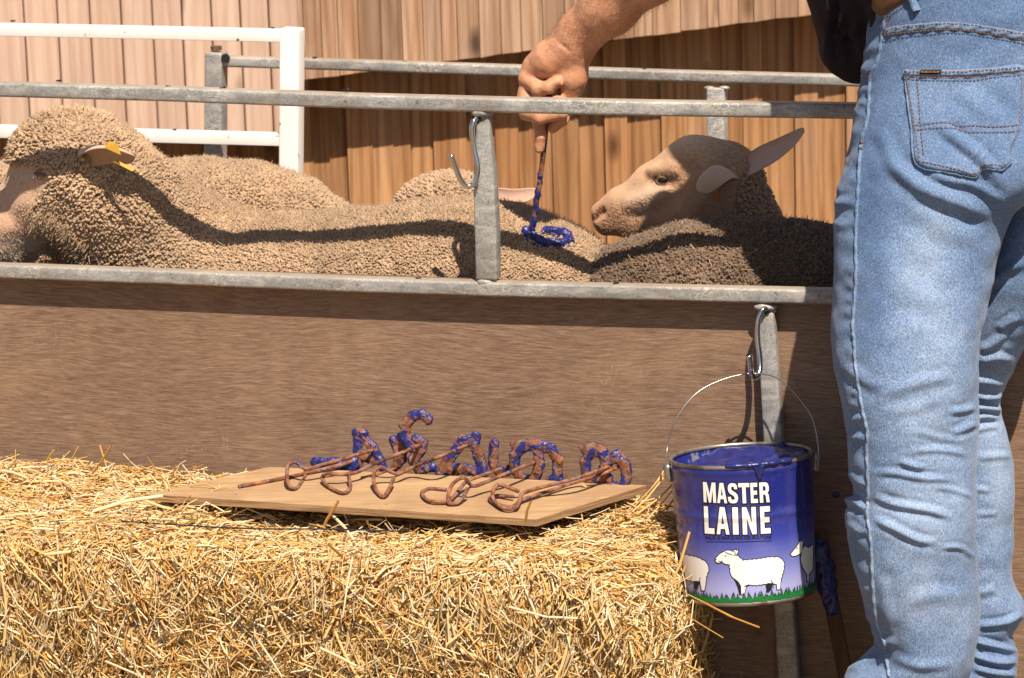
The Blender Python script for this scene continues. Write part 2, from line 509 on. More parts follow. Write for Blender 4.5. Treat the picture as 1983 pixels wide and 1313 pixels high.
edgeR = [578, 592, 626, 658, 697, 740, 781, 822, 857, 887, 930, 971, 1010, 1052, 1095, 1140, 1185, 1228, 1264, 1318, 1370, 1392, 1430, 1460, 1501, 1545, 1590, 1640, 1700, 1770, 1840, 1910, 1990, 2060, 2120, 2175, 2240, 2290, 2350, 2420, 2480, 2530, 2600, 2660, 2730, 2800]
def edge_y(x): return 155 + (x - 590) * (25 - 155) / (1600 - 590)
for a, b_ in zip(edgeR[:-1], edgeR[1:]):
    xa, za = wall_xz(a, edge_y(a), WY); xb, zb = wall_xz(b_, edge_y(b_), WY)
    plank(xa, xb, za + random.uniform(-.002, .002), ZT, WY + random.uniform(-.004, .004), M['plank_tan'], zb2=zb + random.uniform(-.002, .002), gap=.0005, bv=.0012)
edgeN = [-1010, -925, -850, -760, -680, -590, -510, -430, -350, -270, -190, -110, -30, 55, 140, 230, 315, 400, 480, 578, 606, 673, 722, 796, 840, 905, 960, 1005, 1070, 1122, 1172, 1216, 1282, 1332, 1400, 1440, 1478, 1540, 1585, 1640, 1710, 1780, 1850, 1930, 2010, 2080, 2150, 2230, 2300, 2380, 2450, 2530, 2600, 2680, 2750, 2830]
stepN = [0, 1, 0, 1, 0, 1, 0, 1, 0, 1, 0, 1, 0, 1, 0, 1, 0, 1, 0, 1, .9, 0, .4, 1, .2, .9, .1, .6, 0, 1, .15, .8, .0, .9, .5, .1, 1, .2, .9, 0, 1, 0, .7, .2, .9, 0, 1, .3, .8, 0, 1, .2, .9, 0, 1]
for a, b_, k in zip(edgeN[:-1], edgeN[1:], stepN):
    yf = WY + (0.135 - 0.014 * (1 - k) if a > 570 else 0.62 + 0.02 * k)
    xa, _ = wall_xz(a, 300, yf); xb, _ = wall_xz(b_, 300, yf)
    _, zt = wall_xz(a, edge_y(max(a, 578)), WY)
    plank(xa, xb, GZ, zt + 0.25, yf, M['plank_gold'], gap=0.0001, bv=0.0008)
# header batten that closes the gap between the two layers
V, Fc = box8([(-2.2, WY + 0.025, 1.15), (2.0, WY + 0.025, 1.15), (2.0, WY + 0.08, 1.15), (-2.2, WY + 0.08, 1.15),
              (-2.2, WY + 0.025, 1.25), (2.0, WY + 0.025, 1.25), (2.0, WY + 0.08, 1.25), (-2.2, WY + 0.08, 1.25)])
mesh('batten', V, Fc, M['plank_tan'], barn)

# ------------------------------------------------------------------ front hurdle: galvanised frame with plywood panels
TUB = 0.030
base = W(0, 0, GZ)
hurdle = thing('sheep_hurdle', 'galvanised steel sheep hurdle with brown plywood panels along the front of the pen', 'hurdle', base)
def rail_pts(ctrl, t): return np.array([PT(x, y, t) for x, y in ctrl])
def rail(name, pts, parent, w, h, mat, bw=0.0045):
    """Slightly crooked square tube through the points."""
    P = np.asarray(pts, float)
    d = np.gradient(P, axis=0); V = []; Fc = []
    q = FN
    for i in range(len(P)):
        dd = d[i] / np.linalg.norm(d[i]); u = KZ - dd * (KZ @ dd); u /= np.linalg.norm(u)
        V += [P[i] - q * w / 2 - u * h / 2, P[i] + q * w / 2 - u * h / 2, P[i] + q * w / 2 + u * h / 2, P[i] - q * w / 2 + u * h / 2]
        if i:
            a = (i - 1) * 4; b = i * 4
            Fc += [(a + j, a + (j + 1) % 4, b + (j + 1) % 4, b + j) for j in range(4)]
    n = len(P) * 4
    Fc += [(3, 2, 1, 0), (n - 4, n - 3, n - 2, n - 1)]
    o = mesh(name, V, Fc, mat, parent)
    me = o.data
    bm = bmesh.new(); bm.from_mesh(me); bmesh.ops.recalc_face_normals(bm, faces=bm.faces); bm.to_mesh(me); bm.free()
    bevel(o, bw, 3)
    for p in me.polygons: p.use_smooth = True
    return o
# centre lines of the rails (photo points); top faces show above the front faces
rail('top_rail', rail_pts([(-260, 169), (0, 172), (330, 181), (700, 195), (1000, 203), (1300, 209), (1660, 214), (2200, 226)], 0), hurdle, TUB, 0.0235, M['galv'])
rail('middle_rail', rail_pts([(-260, 514), (0, 523), (330, 535), (700, 550), (1000, 559), (1300, 566), (1660, 574), (2200, 590)], 0), hurdle, TUB, 0.0235, M['galv'])
rail('bottom_rail', [W(s_, 0, GZ + 0.021) for s_ in (-1.15, -0.3, 0.4, 1.1)], hurdle, TUB, 0.0295, M['galv'])
def flat_post(pts, w, th, t, parent, hole=None):
    """Tube post with its upper end flattened; drawn as a bar along points."""
    P = rail_pts(pts, t)
    V, Fc = [], []
    for i, p in enumerate(P):
        for dx, dt in ((-1, -1), (1, -1), (1, 1), (-1, 1)):
            V.append(p + FU * dx * w[i] / 2 + FN * dt * th[i] / 2)
        if i:
            a = (i - 1) * 4; b = i * 4
            Fc += [(a + j, a + (j + 1) % 4, b + (j + 1) % 4, b + j) for j in range(4)]
    n = len(P) * 4
    Fc += [(3, 2, 1, 0), (n - 4, n - 3, n - 2, n - 1)]
    o = mesh('post', V, Fc, M['galv'], parent)
    bm = bmesh.new(); bm.from_mesh(o.data); bmesh.ops.recalc_face_normals(bm, faces=bm.faces); bm.to_mesh(o.data); bm.free()
    bevel(o, 0.004, 3)
    for p in o.data.polygons: p.use_smooth = True
    return o
def weld(x, y, r, parent, t=-0.004):
    c = PT(x, y, t)
    V, Fc = blob([('e', c, (r * 1.15, 0.011, r * 0.42), None, 0.004)], 0.003, noise=lambda G: 0.0012 * vnoise(G, 160))
    return mesh('weld', V, Fc, M['galv'], parent, smooth=True)
p1 = flat_post([(937, 222), (938, 262), (940, 330), (944, 440), (946, 540)], [.023, .025, .034, .037, .036], [.012, .018, .026, .028, .028], 0.0, hurdle)
p2 = flat_post([(1484, 598), (1487, 640), (1494, 760), (1509, 1000), (1532, 1350)], [.024, .028, .030, .032, .034], [.012, .02, .027, .028, .028], 0.0, hurdle)
weld(935, 218, 0.017, hurdle); weld(945, 546, 0.017, hurdle); weld(1484, 594, 0.017, hurdle)
def ring_hole(x, y, t, r, parent):
    c = PT(x, y, t)
    a = np.linspace(0, 2 * math.pi, 20, endpoint=False)
    V = np.array([c + (FU * math.cos(k) + KZ * math.sin(k)) * r for k in a]); V2 = V + FN * 0.004
    Fc = [tuple(range(19, -1, -1))] + [(i, (i + 1) % 20, 20 + (i + 1) % 20, 20 + i) for i in range(20)]
    return mesh('bolt_hole', np.concatenate([V, V2]), Fc, M['dark'], parent)
ring_hole(922, 229, -0.0098, 0.0072, p1)
ring_hole(1483, 601, -0.0098, 0.0066, p2)
def panel(x0, x1, y0, y1):
    t0, t1 = 0.0155, 0.0235
    lo = lambda x, t: (lambda q: W(STZ(q)[0], t, GZ + 0.02))(PT(x, y1, t))
    V = [lo(x0, t0), lo(x1, t0), lo(x1, t1), lo(x0, t1),
         PT(x0, y0, t0), PT(x1, y0 + (x1 - x0) * .033, t0), PT(x1, y0 + (x1 - x0) * .033, t1), PT(x0, y0, t1)]
    return mesh('plywood_panel', *box8(V), M['ply'], hurdle)
panel(-250, 1499, 500, 1325)
panel(1501, 2190, 556, 1378)

# ------------------------------------------------------------------ white gate
TG = 0.78
def gate_part(name, pts, w, h, parent, t, mat): return rail(name, rail_pts(pts, t), parent, w, h, mat)
gate = thing('white_gate', 'white painted tubular steel gate with chipped paint standing behind the left sheep', 'gate', W(-0.7, TG, GZ))
rail('top_rail', rail_pts([(-300, 48), (0, 57), (300, 63), (560, 69)], TG), gate, .034, .0215, M['white'], .0012)
rail('lower_rail', rail_pts([(-300, 247), (0, 254), (300, 263), (560, 270)], TG), gate, .034, .0215, M['white'], .0012)
def vpost(name, pts, w, t, parent, mat):
    P = rail_pts(pts, t)
    V, Fc = bar(P[0], P[1], FN, w, w)
    o = mesh(name, V, Fc, mat, parent)
    bm = bmesh.new(); bm.from_mesh(o.data); bmesh.ops.recalc_face_normals(bm, faces=bm.faces); bm.to_mesh(o.data); bm.free()
    bevel(o, 0.004, 3)
    for p in o.data.polygons: p.use_smooth = True
    return o
vpost('post', [(566, 54), (560, 900)], .038, TG, gate, M['white'])
vpost('post', [(-280, 40), (-286, 880)], .038, TG, gate, M['white'])
# ------------------------------------------------------------------ back hurdle
TB = 0.95
back = thing('rear_hurdle', 'bare galvanised steel hurdle closing the far side of the pen', 'hurdle', W(0.2, TB, GZ))
gate_part('top_rail', [(428, 118), (700, 126), (1000, 136), (1300, 146), (1640, 155), (2150, 170)], .028, .0205, back, TB, M['galv'])
gate_part('bottom_rail', [(428, 600), (1000, 620), (2150, 650)], .03, .030, back, TB, M['galv'])
pb = vpost('post', [(419, 100), (413, 930)], .036, TB, back, M['galv'])
vpost('post', [(1389, 168), (1388, 960)], .034, TB, back, M['galv'])
vpost('post', [(2130, 160), (2120, 990)], .034, TB, back, M['galv'])
ring_hole(436, 113, TB - 0.0185, 0.0085, pb)
c = PT(419, 97, TB)
V, Fc = tube([c, c + KZ * 0.008], 0.011, 6)
mesh('bolt', V, Fc, M['rustbolt'], back)
for x in (1375, 1404):
    weld(x, 170, 0.010, back, TB - .006)
# ------------------------------------------------------------------ straw bale
def m_straw():
    b = NB('straw')
    a = b.attr('tint').outputs['Color']
    n = b.noise(160, 2)
    c = b.mix(b.math('MULTIPLY', n, 0.14), a, (0.34, 0.19, 0.06))
    m = b.done(c, 0.42, spec=0.45)
    tr = b.n('ShaderNodeBsdfTranslucent'); b.put(tr.inputs['Color'], b.mix(1.0, c, (1.0, 0.80, 0.50), 'MULTIPLY'))
    ms = b.n('ShaderNodeMixShader'); ms.inputs[0].default_value = 0.25
    b.t.links.new(b.p.outputs[0], ms.inputs[1]); b.t.links.new(tr.outputs[0], ms.inputs[2]); b.t.links.new(ms.outputs[0], b.out.inputs[0])
    return m
M['straw'] = m_straw()
def m_core():
    b = NB('straw_core')
    g = b.noise(1.0, 4, 0.7, 0.5, b.map((120, 120, 60)))
    return b.done(b.ramp(g, [(0.35, (0.28, 0.15, 0.05)), (0.6, (0.55, 0.35, 0.13)), (0.75, (0.70, 0.49, 0.22))]), 0.9, normal=b.bump(g, 1.0, 0.01))
M['core'] = m_core()
ZB = 0.314                                # top of the bale
sR = float(STZ(PT(1231, 1120, -0.44))[0])
bs0, bs1, bt0, bt1 = -1.02, sR, -0.475, -0.035
bale = thing('straw_bale', 'golden straw bale tied with dark twine against the brown panel', 'straw bale', W(-0.3, -0.25, GZ))
def bale_surf(n):
    """Points and frames on the bale: front, top and right end."""
    A = [(bs1 - bs0) * ZB * 1.0, (bs1 - bs0) * (bt1 - bt0) * 0.95, (bt1 - bt0) * ZB * 1.1]
    k = rng.choice(3, n, p=np.array(A) / sum(A))
    u, v = rng.random(n), rng.random(n)
    S = np.where(k == 2, bs1, bs0 + (bs1 - bs0) * u)
    T = np.where(k == 0, bt0, bt0 + (bt1 - bt0) * (v if True else v)); T = np.where(k == 2, bt0 + (bt1 - bt0) * u, T)
    Z = np.where(k == 1, ZB, GZ + (ZB - GZ) * v)
    N = np.zeros((n, 3)); N[k == 0] = (0, -1, 0); N[k == 1] = (0, 0, 1); N[k == 2] = (1, 0, 0)
    return k, S, T, Z, N
def soften(S, T, Z):
    """Round the bale's arrises and give its faces a slow unevenness (fence terms)."""
    P = np.stack([S, T, Z], -1)
    c = np.stack([np.clip(S, bs0, bs1 - 0.05), np.clip(T, bt0 + 0.05, bt1), np.clip(Z, -1, ZB - 0.05)], -1)
    d = P - c; L = np.linalg.norm(d, axis=1)[:, None]
    P = np.where(L > 0.05, c + d / np.maximum(L, 1e-6) * 0.05, P)
    w = vnoise(P, 9) * 0.014 + vnoise(P + 7, 24) * 0.011
    flakes = np.abs(((S - 0.02) / 0.105) % 1.0 - 0.5) * 2            # pressed flakes of the bale
    w = w - 0.012 * np.clip((flakes - 0.78) / 0.22, 0, 1)
    nrm = d / np.maximum(L, 1e-6)
    # pressed down under the board
    ub = np.clip((S + .40) / .05, 0, 1) * np.clip((.16 - S) / .05, 0, 1) * np.clip((T + .43) / .03, 0, 1) * (Z > ZB - .03)
    P[:, 2] -= .022 * ub
    # slump at the right-hand top end
    P[:, 2] -= 0.06 * np.clip((S - (bs1 - 0.14)) / 0.14, 0, 1) ** 1.5 * np.clip(Z / ZB, 0, 1)
    return P + nrm * w[:, None], nrm
# core block
gs = np.linspace(bs0, bs1 - 0.012, 60)
def core_grid():
    prof = [(bt0 + 0.012, z) for z in np.linspace(GZ, ZB - .012, 14)] + [(t, ZB - .012) for t in np.linspace(bt0 + .03, bt1, 14)] + [(bt1, GZ)]
    V = []
    for s in gs:
        for t, z in prof: V.append((s, t, z))
    V = np.array(V); n = len(prof)
    Fc = [(i * n + j, i * n + (j + 1) % n, (i + 1) * n + (j + 1) % n, (i + 1) * n + j) for i in range(len(gs) - 1) for j in range(n)]
    Fc += [tuple(range(n - 1, -1, -1)), tuple((len(gs) - 1) * n + i for i in range(n))]
    Q, nr = soften(V[:, 0], V[:, 1], V[:, 2])
    Q = Q - nr * 0.010
    return W(Q[:, 0], Q[:, 1], Q[:, 2]), Fc
mesh('bale_core', *core_grid(), M['core'], bale, smooth=True)
TINTS = np.array([(0.76, 0.46, 0.135), (0.82, 0.54, 0.20), (0.88, 0.65, 0.32), (0.66, 0.34, 0.075), (0.92, 0.76, 0.48), (0.48, 0.235, 0.055), (0.72, 0.41, 0.105), (0.84, 0.58, 0.24), (0.93, 0.82, 0.58), (0.58, 0.29, 0.065)])
def straws(P, D, L, R, bend, nseg=2, sides=4, flat=0.55):
    """Many straws as one mesh: centre P, direction D, length L, radius R."""
    n = len(P)
    ref = rng.normal(size=(n, 3)); U = np.cross(D, ref); U /= np.linalg.norm(U, axis=1)[:, None]; Vv = np.cross(D, U)
    V = np.empty((n, nseg + 1, sides, 3), np.float32)
    kink = rng.random((n, 1)) * 0.6 + 0.2
    for i in range(nseg + 1):
        u = i / nseg - 0.5
        off = U * (bend * (1 - abs(2 * u)))[:, None]
        c = P + D * (L * u)[:, None] + off
        for j in range(sides):
            a = 2 * math.pi * j / sides
            V[:, i, j] = c + (U * (R * (1 if j == 0 else -1))[:, None] if sides == 2 else 0) + (0 if sides == 2 else 1) * U * (R * math.cos(a))[:, None] + (0 if sides == 2 else 1) * Vv * (R * flat * math.sin(a))[:, None]
    base = (np.arange(n) * (nseg + 1) * sides)[:, None]
    q = []
    for i in range(nseg):
        for j in range(1 if sides == 2 else sides):
            q.append([i * sides + j, i * sides + (j + 1) % sides, (i + 1) * sides + (j + 1) % sides, (i + 1) * sides + j])
    F_ = (base[:, :, None] + np.array(q)[None]).reshape(-1, 4)
    return V.reshape(-1, 3), F_, (nseg + 1) * sides
def set_tint(o, tint, per):
    a = o.data.color_attributes.new('tint', 'FLOAT_COLOR', 'POINT')
    c = np.ones((len(tint), per, 4), np.float32); c[..., :3] = tint[:, None, :]
    a.data.foreach_set('color', c.ravel())
def straw_layer(n, lmin, lmax, rmin, rmax, out, lift, name='straw_mass', sides=3, coh=.8):
    k, S, T, Z, N = bale_surf(n)
    P, nr = soften(S, T, Z)
    N = np.where(np.linalg.norm(nr, axis=1)[:, None] > .1, nr, N)
    D = rng.normal(size=(n, 3))
    # the front shows stems hanging and slanting; the top lies flatter
    pref = vnoise(P, 5.0)
    D[:, 2] += np.where(k == 0, np.sign(D[:, 2]) * (0.3 + 2.2 * np.clip(pref + .15, 0, 1)), 0)
    D[:, 0] += np.where(k == 1, np.sign(D[:, 0]) * 0.5, np.where(k == 0, 0.9 * pref, 0))
    # neighbouring stems lie in bunches that share a direction
    th = math.pi * (1.6 * vnoise(P, 8.0) + .9 * vnoise(P + 11, 19.0)) + math.pi / 2
    e1 = np.where((k == 2)[:, None], np.array([0, 1.0, 0]), np.array([1.0, 0, 0])); e2 = np.where((k == 1)[:, None], np.array([0, 1.0, 0]), np.array([0, 0, 1.0]))
    B = e1 * np.cos(th)[:, None] + e2 * np.sin(th)[:, None]
    D = D / np.linalg.norm(D, axis=1)[:, None] + B * coh * 1.3 * rng.random(n)[:, None] * np.where(rng.random(n) < .8, 1, 0)[:, None]
    dn = (D * N).sum(1)
    D -= N * (dn * (1 - lift * rng.random(n)))[:, None]
    D /= np.linalg.norm(D, axis=1)[:, None]
    P = P + N * (rng.random(n)[:, None] * out - 0.004)
    L = rng.uniform(lmin, lmax, n) * rng.uniform(.5, 1.0, n); R = rng.uniform(rmin, rmax, n)
    keep = P[:, 2] > GZ + .01
    P, D, L, R = P[keep], D[keep], L[keep], R[keep]
    m = len(P)
    Pw = W(P[:, 0], P[:, 1], P[:, 2]); Dw = D[:, :1] * FU + D[:, 1:2] * FN + D[:, 2:3] * KZ
    V, F_, per = straws(Pw, Dw, L, R, rng.normal(size=m) * L * 0.10, 2, sides)
    o = mesh(name, V, F_, M['straw'], bale)
    t = TINTS[rng.choice(len(TINTS), m, p=np.array([8, 14, 20, 4, 19, 1, 5, 15, 13, 1]) / 100)] * rng.uniform(.88, 1.12, (m, 1))
    set_tint(o, np.clip(t, 0, .92), per)
    o['kind'] = 'stuff'
    return o
straw_layer(60000, 0.014, 0.060, 0.0009, 0.0021, 0.009, 0.32, 'chopped_straw', 2, 1.0)
straw_layer(21000, 0.025, 0.11, 0.0011, 0.0025, 0.017, 0.42, 'straw_mass', 3, .9)
straw_layer(5000, 0.02, 0.08, 0.0006, 0.0018, 0.034, 0.95, 'loose_straw', 3, .4)
# the largest single straws, each an object of its own
big = []
for v in range(10):
    n1 = 1
    L = 0.06 + 0.012 * v
    V, F_, per = straws(np.zeros((1, 3)), np.array([[0, 0, 1.0]]), np.array([L]), np.array([random.uniform(.0017, .0027)]), np.array([L * random.uniform(-.12, .12)]), 3, 6, 0.6)
    o = mesh('straw', V, F_, M['straw'], bale, loc=(0, 0, 0))
    set_tint(o, TINTS[[1, 2, 4, 7, 8, 2, 0, 4, 6, 8]][v:v + 1], per)
    big.append(o)
def put_straw(o, c, d):
    o.location = Vector(c) - Vector(wloc(bale))
    o.rotation_euler = Vector(d).to_track_quat('Z', 'Y').to_euler()
def dir_px(x0, y0, x1, y1, t0, t1):
    a = PT(x0, y0, t0); b = PT(x1, y1, t1)
    return (a + b) / 2, b - a
k, S, T, Z, N = bale_surf(240)
P, nr = soften(S, T, Z)
for i in range(240):
    o = big[i] if i < 10 else big[i % 10].copy()
    if i >= 10: COL.objects.link(o)
    D = rng.normal(size=3); 
    if k[i] == 0: D[2] *= 1.8
    D -= N[i] * (D @ N[i]) * 0.75; D /= np.linalg.norm(D)
    p = P[i] + N[i] * rng.uniform(.004, .016)
    p[2] = max(p[2], .0)
    put_straw(o, W(*p), D[0] * FU + D[1] * FN + D[2] * KZ)
def hand_straw(x0, y0, x1, y1, t0, t1, r, ti):
    """A straw laid by hand between two photo points."""
    a, b = PT(x0, y0, t0), PT(x1, y1, t1); L = float(np.linalg.norm(b - a))
    V, F_, per = straws(((a + b) / 2)[None], ((b - a) / L)[None], np.array([L]), np.array([r]), np.array([L * random.uniform(-.05, .05)]), 4, 6, .6)
    o = mesh('straw', V, F_, M['straw'], bale, loc=(a + b) / 2)
    set_tint(o, TINTS[ti:ti + 1], per)
for q in [(178, 918, 216, 862, -.16, -.18, .0024, 0), (332, 945, 285, 885, -.2, -.2, .0011, 5), (1335, 1030, 1300, 1135, -.5, -.51, .0022, 1),
          (1018, 1010, 1028, 970, -.455, -.47, .0020, 0), (1300, 905, 1225, 985, -.1, -.13, .0022, 6), (1310, 930, 1235, 995, -.09, -.14, .0016, 1),
          (1292, 900, 1250, 960, -.08, -.12, .0018, 7), (1285, 925, 1215, 1000, -.12, -.15, .0015, 2), (1302, 950, 1250, 1010, -.1, -.2, .0016, 1),
          (1360, 1165, 1470, 1215, -.44, -.38, .0014, 3), (1330, 1150, 1430, 1200, -.45, -.40, .0016, 0), (1310, 1180, 1400, 1235, -.46, -.42, .0014, 6),
          (20, 1060, 100, 1145, -.49, -.5, .002, 1), (90, 1185, 150, 1175, -.5, -.5, .002, 8), (315, 960, 180, 990, -.42, -.45, .003, 4),
          (500, 1240, 545, 1310, -.5, -.5, .0026, 8), (710, 1110, 700, 1050, -.5, -.5, .0016, 2), (620, 1255, 690, 1290, -.5, -.5, .0022, 4)]:
    hand_straw(*q)
# twine along the top front edge
tw = [PT(x, y, -0.40) for x, y in ((235, 995), (330, 1001), (480, 1009), (640, 1010), (770, 1014))]
V, Fc = tube(smooth_line(np.array(tw) - KZ * .012, 60), 0.0012, 6)
M['twine'] = m_plain('dark_twine', (0.015, 0.013, 0.02), 0.6)
mesh('twine', V, Fc, M['twine'], bale, smooth=True)

# ------------------------------------------------------------------ board on the bale
zbd = 0.352
cor = [PZ(280, 957, zbd), PZ(1038, 1006, zbd - .004), PZ(1252, 940, zbd + .004), PZ(522, 904, zbd + .006)]
cor = [np.asarray(c) for c in cor]
board = thing('plywood_board', 'bare plywood board lying tilted on top of the straw bale', 'board', sum(cor) / 4 - KZ * .014)
nx, ny = 40, 14
V = []
for lay in (0, 1):
    for i in range(nx + 1):
        for j in range(ny + 1):
            a, b = i / nx, j / ny
            p = (cor[0] * (1 - a) + cor[1] * a) * (1 - b) + (cor[3] * (1 - a) + cor[2] * a) * b
            if j == 0: p = p + FN * 0.0016 * vnoise(np.array(p), 60)
            V.append(p - KZ * 0.011 * lay)
V = np.array(V)
N1 = (nx + 1) * (ny + 1)
topF = [(i * (ny + 1) + j, (i + 1) * (ny + 1) + j, (i + 1) * (ny + 1) + j + 1, i * (ny + 1) + j + 1) for i in range(nx) for j in range(ny)]
edgeI = [i * (ny + 1) for i in range(nx + 1)] + [nx * (ny + 1) + j for j in range(1, ny + 1)] + [i * (ny + 1) + ny for i in range(nx - 1, -1, -1)] + [j for j in range(ny - 1, 0, -1)]
o = mesh('top_veneer', V, topF + [tuple(i + N1 for i in q[::-1]) for q in topF], M['board'], board)
ring = V[edgeI]
E_ = np.concatenate([ring, ring - KZ * 0.011]); n = len(ring)
mesh('board_edge', E_, [(i, i + n, (i + 1) % n + n, (i + 1) % n) for i in range(n)], M['edge'], board)
def zboard(p):                            # height of the board's top under a point
    return zbd
def on_board(x, y, h=0.0): return PZ(x, y, zbd + h)

# ------------------------------------------------------------------ marking irons
def m_iron(name, blue):
    b = NB(name)
    n1 = b.noise(38, 5, 0.7); n2 = b.noise(70, 4, 0.6)
    rust = b.ramp(n2, [(0.3, (0.040, 0.018, 0.013)), (0.48, (0.17, 0.060, 0.028)), (0.68, (0.34, 0.140, 0.065))])
    grey = b.mix(b.ramp(b.noise(55, 3), [(0.50, 0.0), (0.64, 0.45)]), rust, (0.24, 0.185, 0.18))
    paint = b.ramp(n1, [(0.0, (0.008, 0.010, 0.06)), (0.6, (0.020, 0.024, 0.150)), (1.0, (0.05, 0.055, 0.24))])
    back = b.math('MULTIPLY', b.attr('back').outputs['Fac'], 0.085 if 0 < blue < .1 else 0.0)
    f = b.ramp(b.math('SUBTRACT', b.noise(34, 5, 0.65, 0.4), back), [(0.5 - blue, 0.0), (0.53 - blue, 1.0)])
    c = b.mix(f, grey, paint)
    r = b.mix(f, (0.9, 0.9, 0.9), (0.38, 0.38, 0.38))
    return b.done(c, r, normal=b.bump(n2, 0.9, 0.004))
M['iron_letter'] = m_iron('rusty_letter_with_paint', 0.075)
M['iron_blue'] = m_iron('painted_letter', 0.2)
M['iron_rod'] = m_iron('rusty_rod', -0.085)
M['paint'] = m_iron('wet_blue_paint', 0.6)
def iron(name, label, strokes, tL, rod, radius=0.0085, thick=1.0, mat='iron_letter', rr=0.0031, group='marking irons lying on the board'):
    """strokes: letter lines as photo points on the plane tL; rod: photo points with a height above the board and t."""
    pr = []
    for st in strokes:
        P = [PT(x, y, tL) for x, y in st]
        for a, b in zip(P[:-1], P[1:]): pr.append(('c', a, b, radius, radius, 0.003))
    V, Q = blob(pr, 0.0016, noise=lambda G: 0.0014 * vnoise(G, 130) + 0.0013 * vnoise(G + 5, 360))
    # flatten the bars front to back a little: letters are cut from bar
    c0 = PT(*strokes[0][0], tL); d = (V - c0) @ FN
    V = V - (d * (1 - thick))[:, None] * FN
    R = smooth_line([np.asarray(p) for p in rod], 70)
    lo = min(V[:, 2].min(), R[:, 2].min())
    t = thing('marking_iron', label, 'marking iron', (V[:, 0].mean(), V[:, 1].mean(), lo), group)
    o = mesh('letter', V, Q, M[mat], t, smooth=True)
    a_ = o.data.attributes.new('back', 'FLOAT', 'POINT'); a_.data.foreach_set('value', np.clip(-(vnormals(V, Q) @ FN), -1, 1).astype(np.float32))
    j = 1 + 0.10 * vnoise(R, 130)
    rv, rf = tube(R, rr * (j + .07 * vnoise(R, 420)), 9)
    mesh('handle_rod', rv, rf, M['iron_rod'], t, smooth=True)
    return t
def RB(x, y, h): return PZ(x, y, zbd + h)   # a rod point h above the board
tb = lambda x, y: float(STZ(PZ(x, y, zbd))[1])
def lt(x, y): return tb(x, y)
# 1 straight rod with the blue bar
t1 = lt(650, 912) 
iron('marking_iron', 'rusty marking iron with a straight handle and flat blue bar, first from the left', [[(612, 896), (650, 897), (686, 905)], [(686, 905), (684, 893)]], t1,
     [RB(462, 942, .005), RB(540, 928, .006), RB(600, 915, .008), PT(650, 903, t1 - .02), PT(690, 890, t1)], .0095, .65, 'iron_blue', .0033)
# 2 letter A with loop handle
t2 = lt(720, 916) + .02
iron('marking_iron', 'rusty marking iron with a letter N standing up and an upright oval handle loop', [[(693, 905), (693, 838)], [(693, 838), (722, 865), (742, 905)], [(700, 880), (722, 892)], [(690, 838), (704, 840)]], t2,
     [RB(592, 905, .012), RB(590, 924, .004), RB(573, 946, .004), RB(558, 936, .012), RB(557, 905, .030), RB(572, 895, .036), RB(592, 908, .026), RB(625, 900, .030), PT(680, 884, t2 - .06), PT(722, 872, t2 - .005)], .0082, .65)
# 3 the tall three
t3 = lt(820, 920) + .01
iron('marking_iron', 'tallest marking iron, shaped like a hooked 3 in blue paint', [[(829, 813), (818, 803), (800, 806), (784, 824), (785, 848), (797, 866), (815, 872)], [(815, 872), (819, 858), (806, 850)], [(812, 874), (800, 892), (812, 908), (836, 905)]], t3,
     [RB(675, 922, .016), RB(678, 944, .006), RB(664, 955, .004), RB(636, 942, .006), RB(624, 926, .012), RB(634, 917, .022), RB(660, 919, .020), RB(690, 915, .020), RB(720, 900, .028), PT(770, 880, t3 - .07), PT(812, 862, t3 - .005)], .0086, .65)
# small V between
iron('marking_iron', 'small rusty V shaped marking iron left of the hooked 3', [[(761, 850), (772, 880), (766, 905)], [(775, 845), (783, 870), (780, 890), (766, 906)]], t3 + .015,
     [PT(768, 906, t3 + .014), RB(735, 918, .006), RB(700, 926, .005)], .0066, .8, 'iron_letter', .0028)
# 4 letter A right of the three
t4 = lt(890, 925) + .012
iron('marking_iron', 'marking iron with a broad rusty letter A and straw stuck to it', [[(852, 915), (872, 886), (898, 852)], [(898, 852), (918, 856), (922, 846)], [(914, 852), (928, 885), (937, 915)], [(870, 905), (925, 913)], [(860, 910), (878, 914)]], t4,
     [RB(763, 925, .020), RB(754, 946, .010), RB(742, 962, .004), RB(727, 946, .008), RB(724, 918, .026), RB(736, 905, .034), RB(757, 914, .024), RB(772, 917, .020), RB(800, 905, .024), PT(850, 885, t4 - .07), PT(905, 862, t4 - .006)], .0090, .6)
# 5 letter L
t5 = lt(965, 925) + .02
iron('marking_iron', 'marking iron with a narrow letter J and small open hook lying flat', [[(957, 858), (955, 900)], [(955, 900), (968, 915), (990, 910)]], t5,
     [RB(864, 948, .005), RB(830, 947, .004), RB(817, 956, .004), RB(832, 970, .004), RB(868, 970, .005), RB(884, 955, .008), RB(905, 932, .018), PT(950, 915, t5 - .06), PT(984, 902, t5 - .01)], .0082, .6)
# 6 letter m
t6 = lt(1030, 935) + .012
iron('marking_iron', 'marking iron with a rounded letter M arch in rust and blue', [[(996, 908), (996, 882), (1012, 866), (1040, 862), (1066, 868), (1080, 890), (1080, 925)], [(1040, 864), (1044, 900), (1036, 928), (1012, 930), (1000, 912)], [(998, 862), (1040, 860)], [(1080, 926), (1068, 930)]], t6,
     [RB(906, 945, .022), RB(897, 962, .010), RB(884, 974, .004), RB(868, 972, .005), RB(872, 945, .020), RB(885, 930, .032), RB(900, 926, .036), RB(915, 941, .022), RB(940, 934, .022), PT(985, 915, t6 - .07), PT(1036, 895, t6 - .006)], .0088, .6)
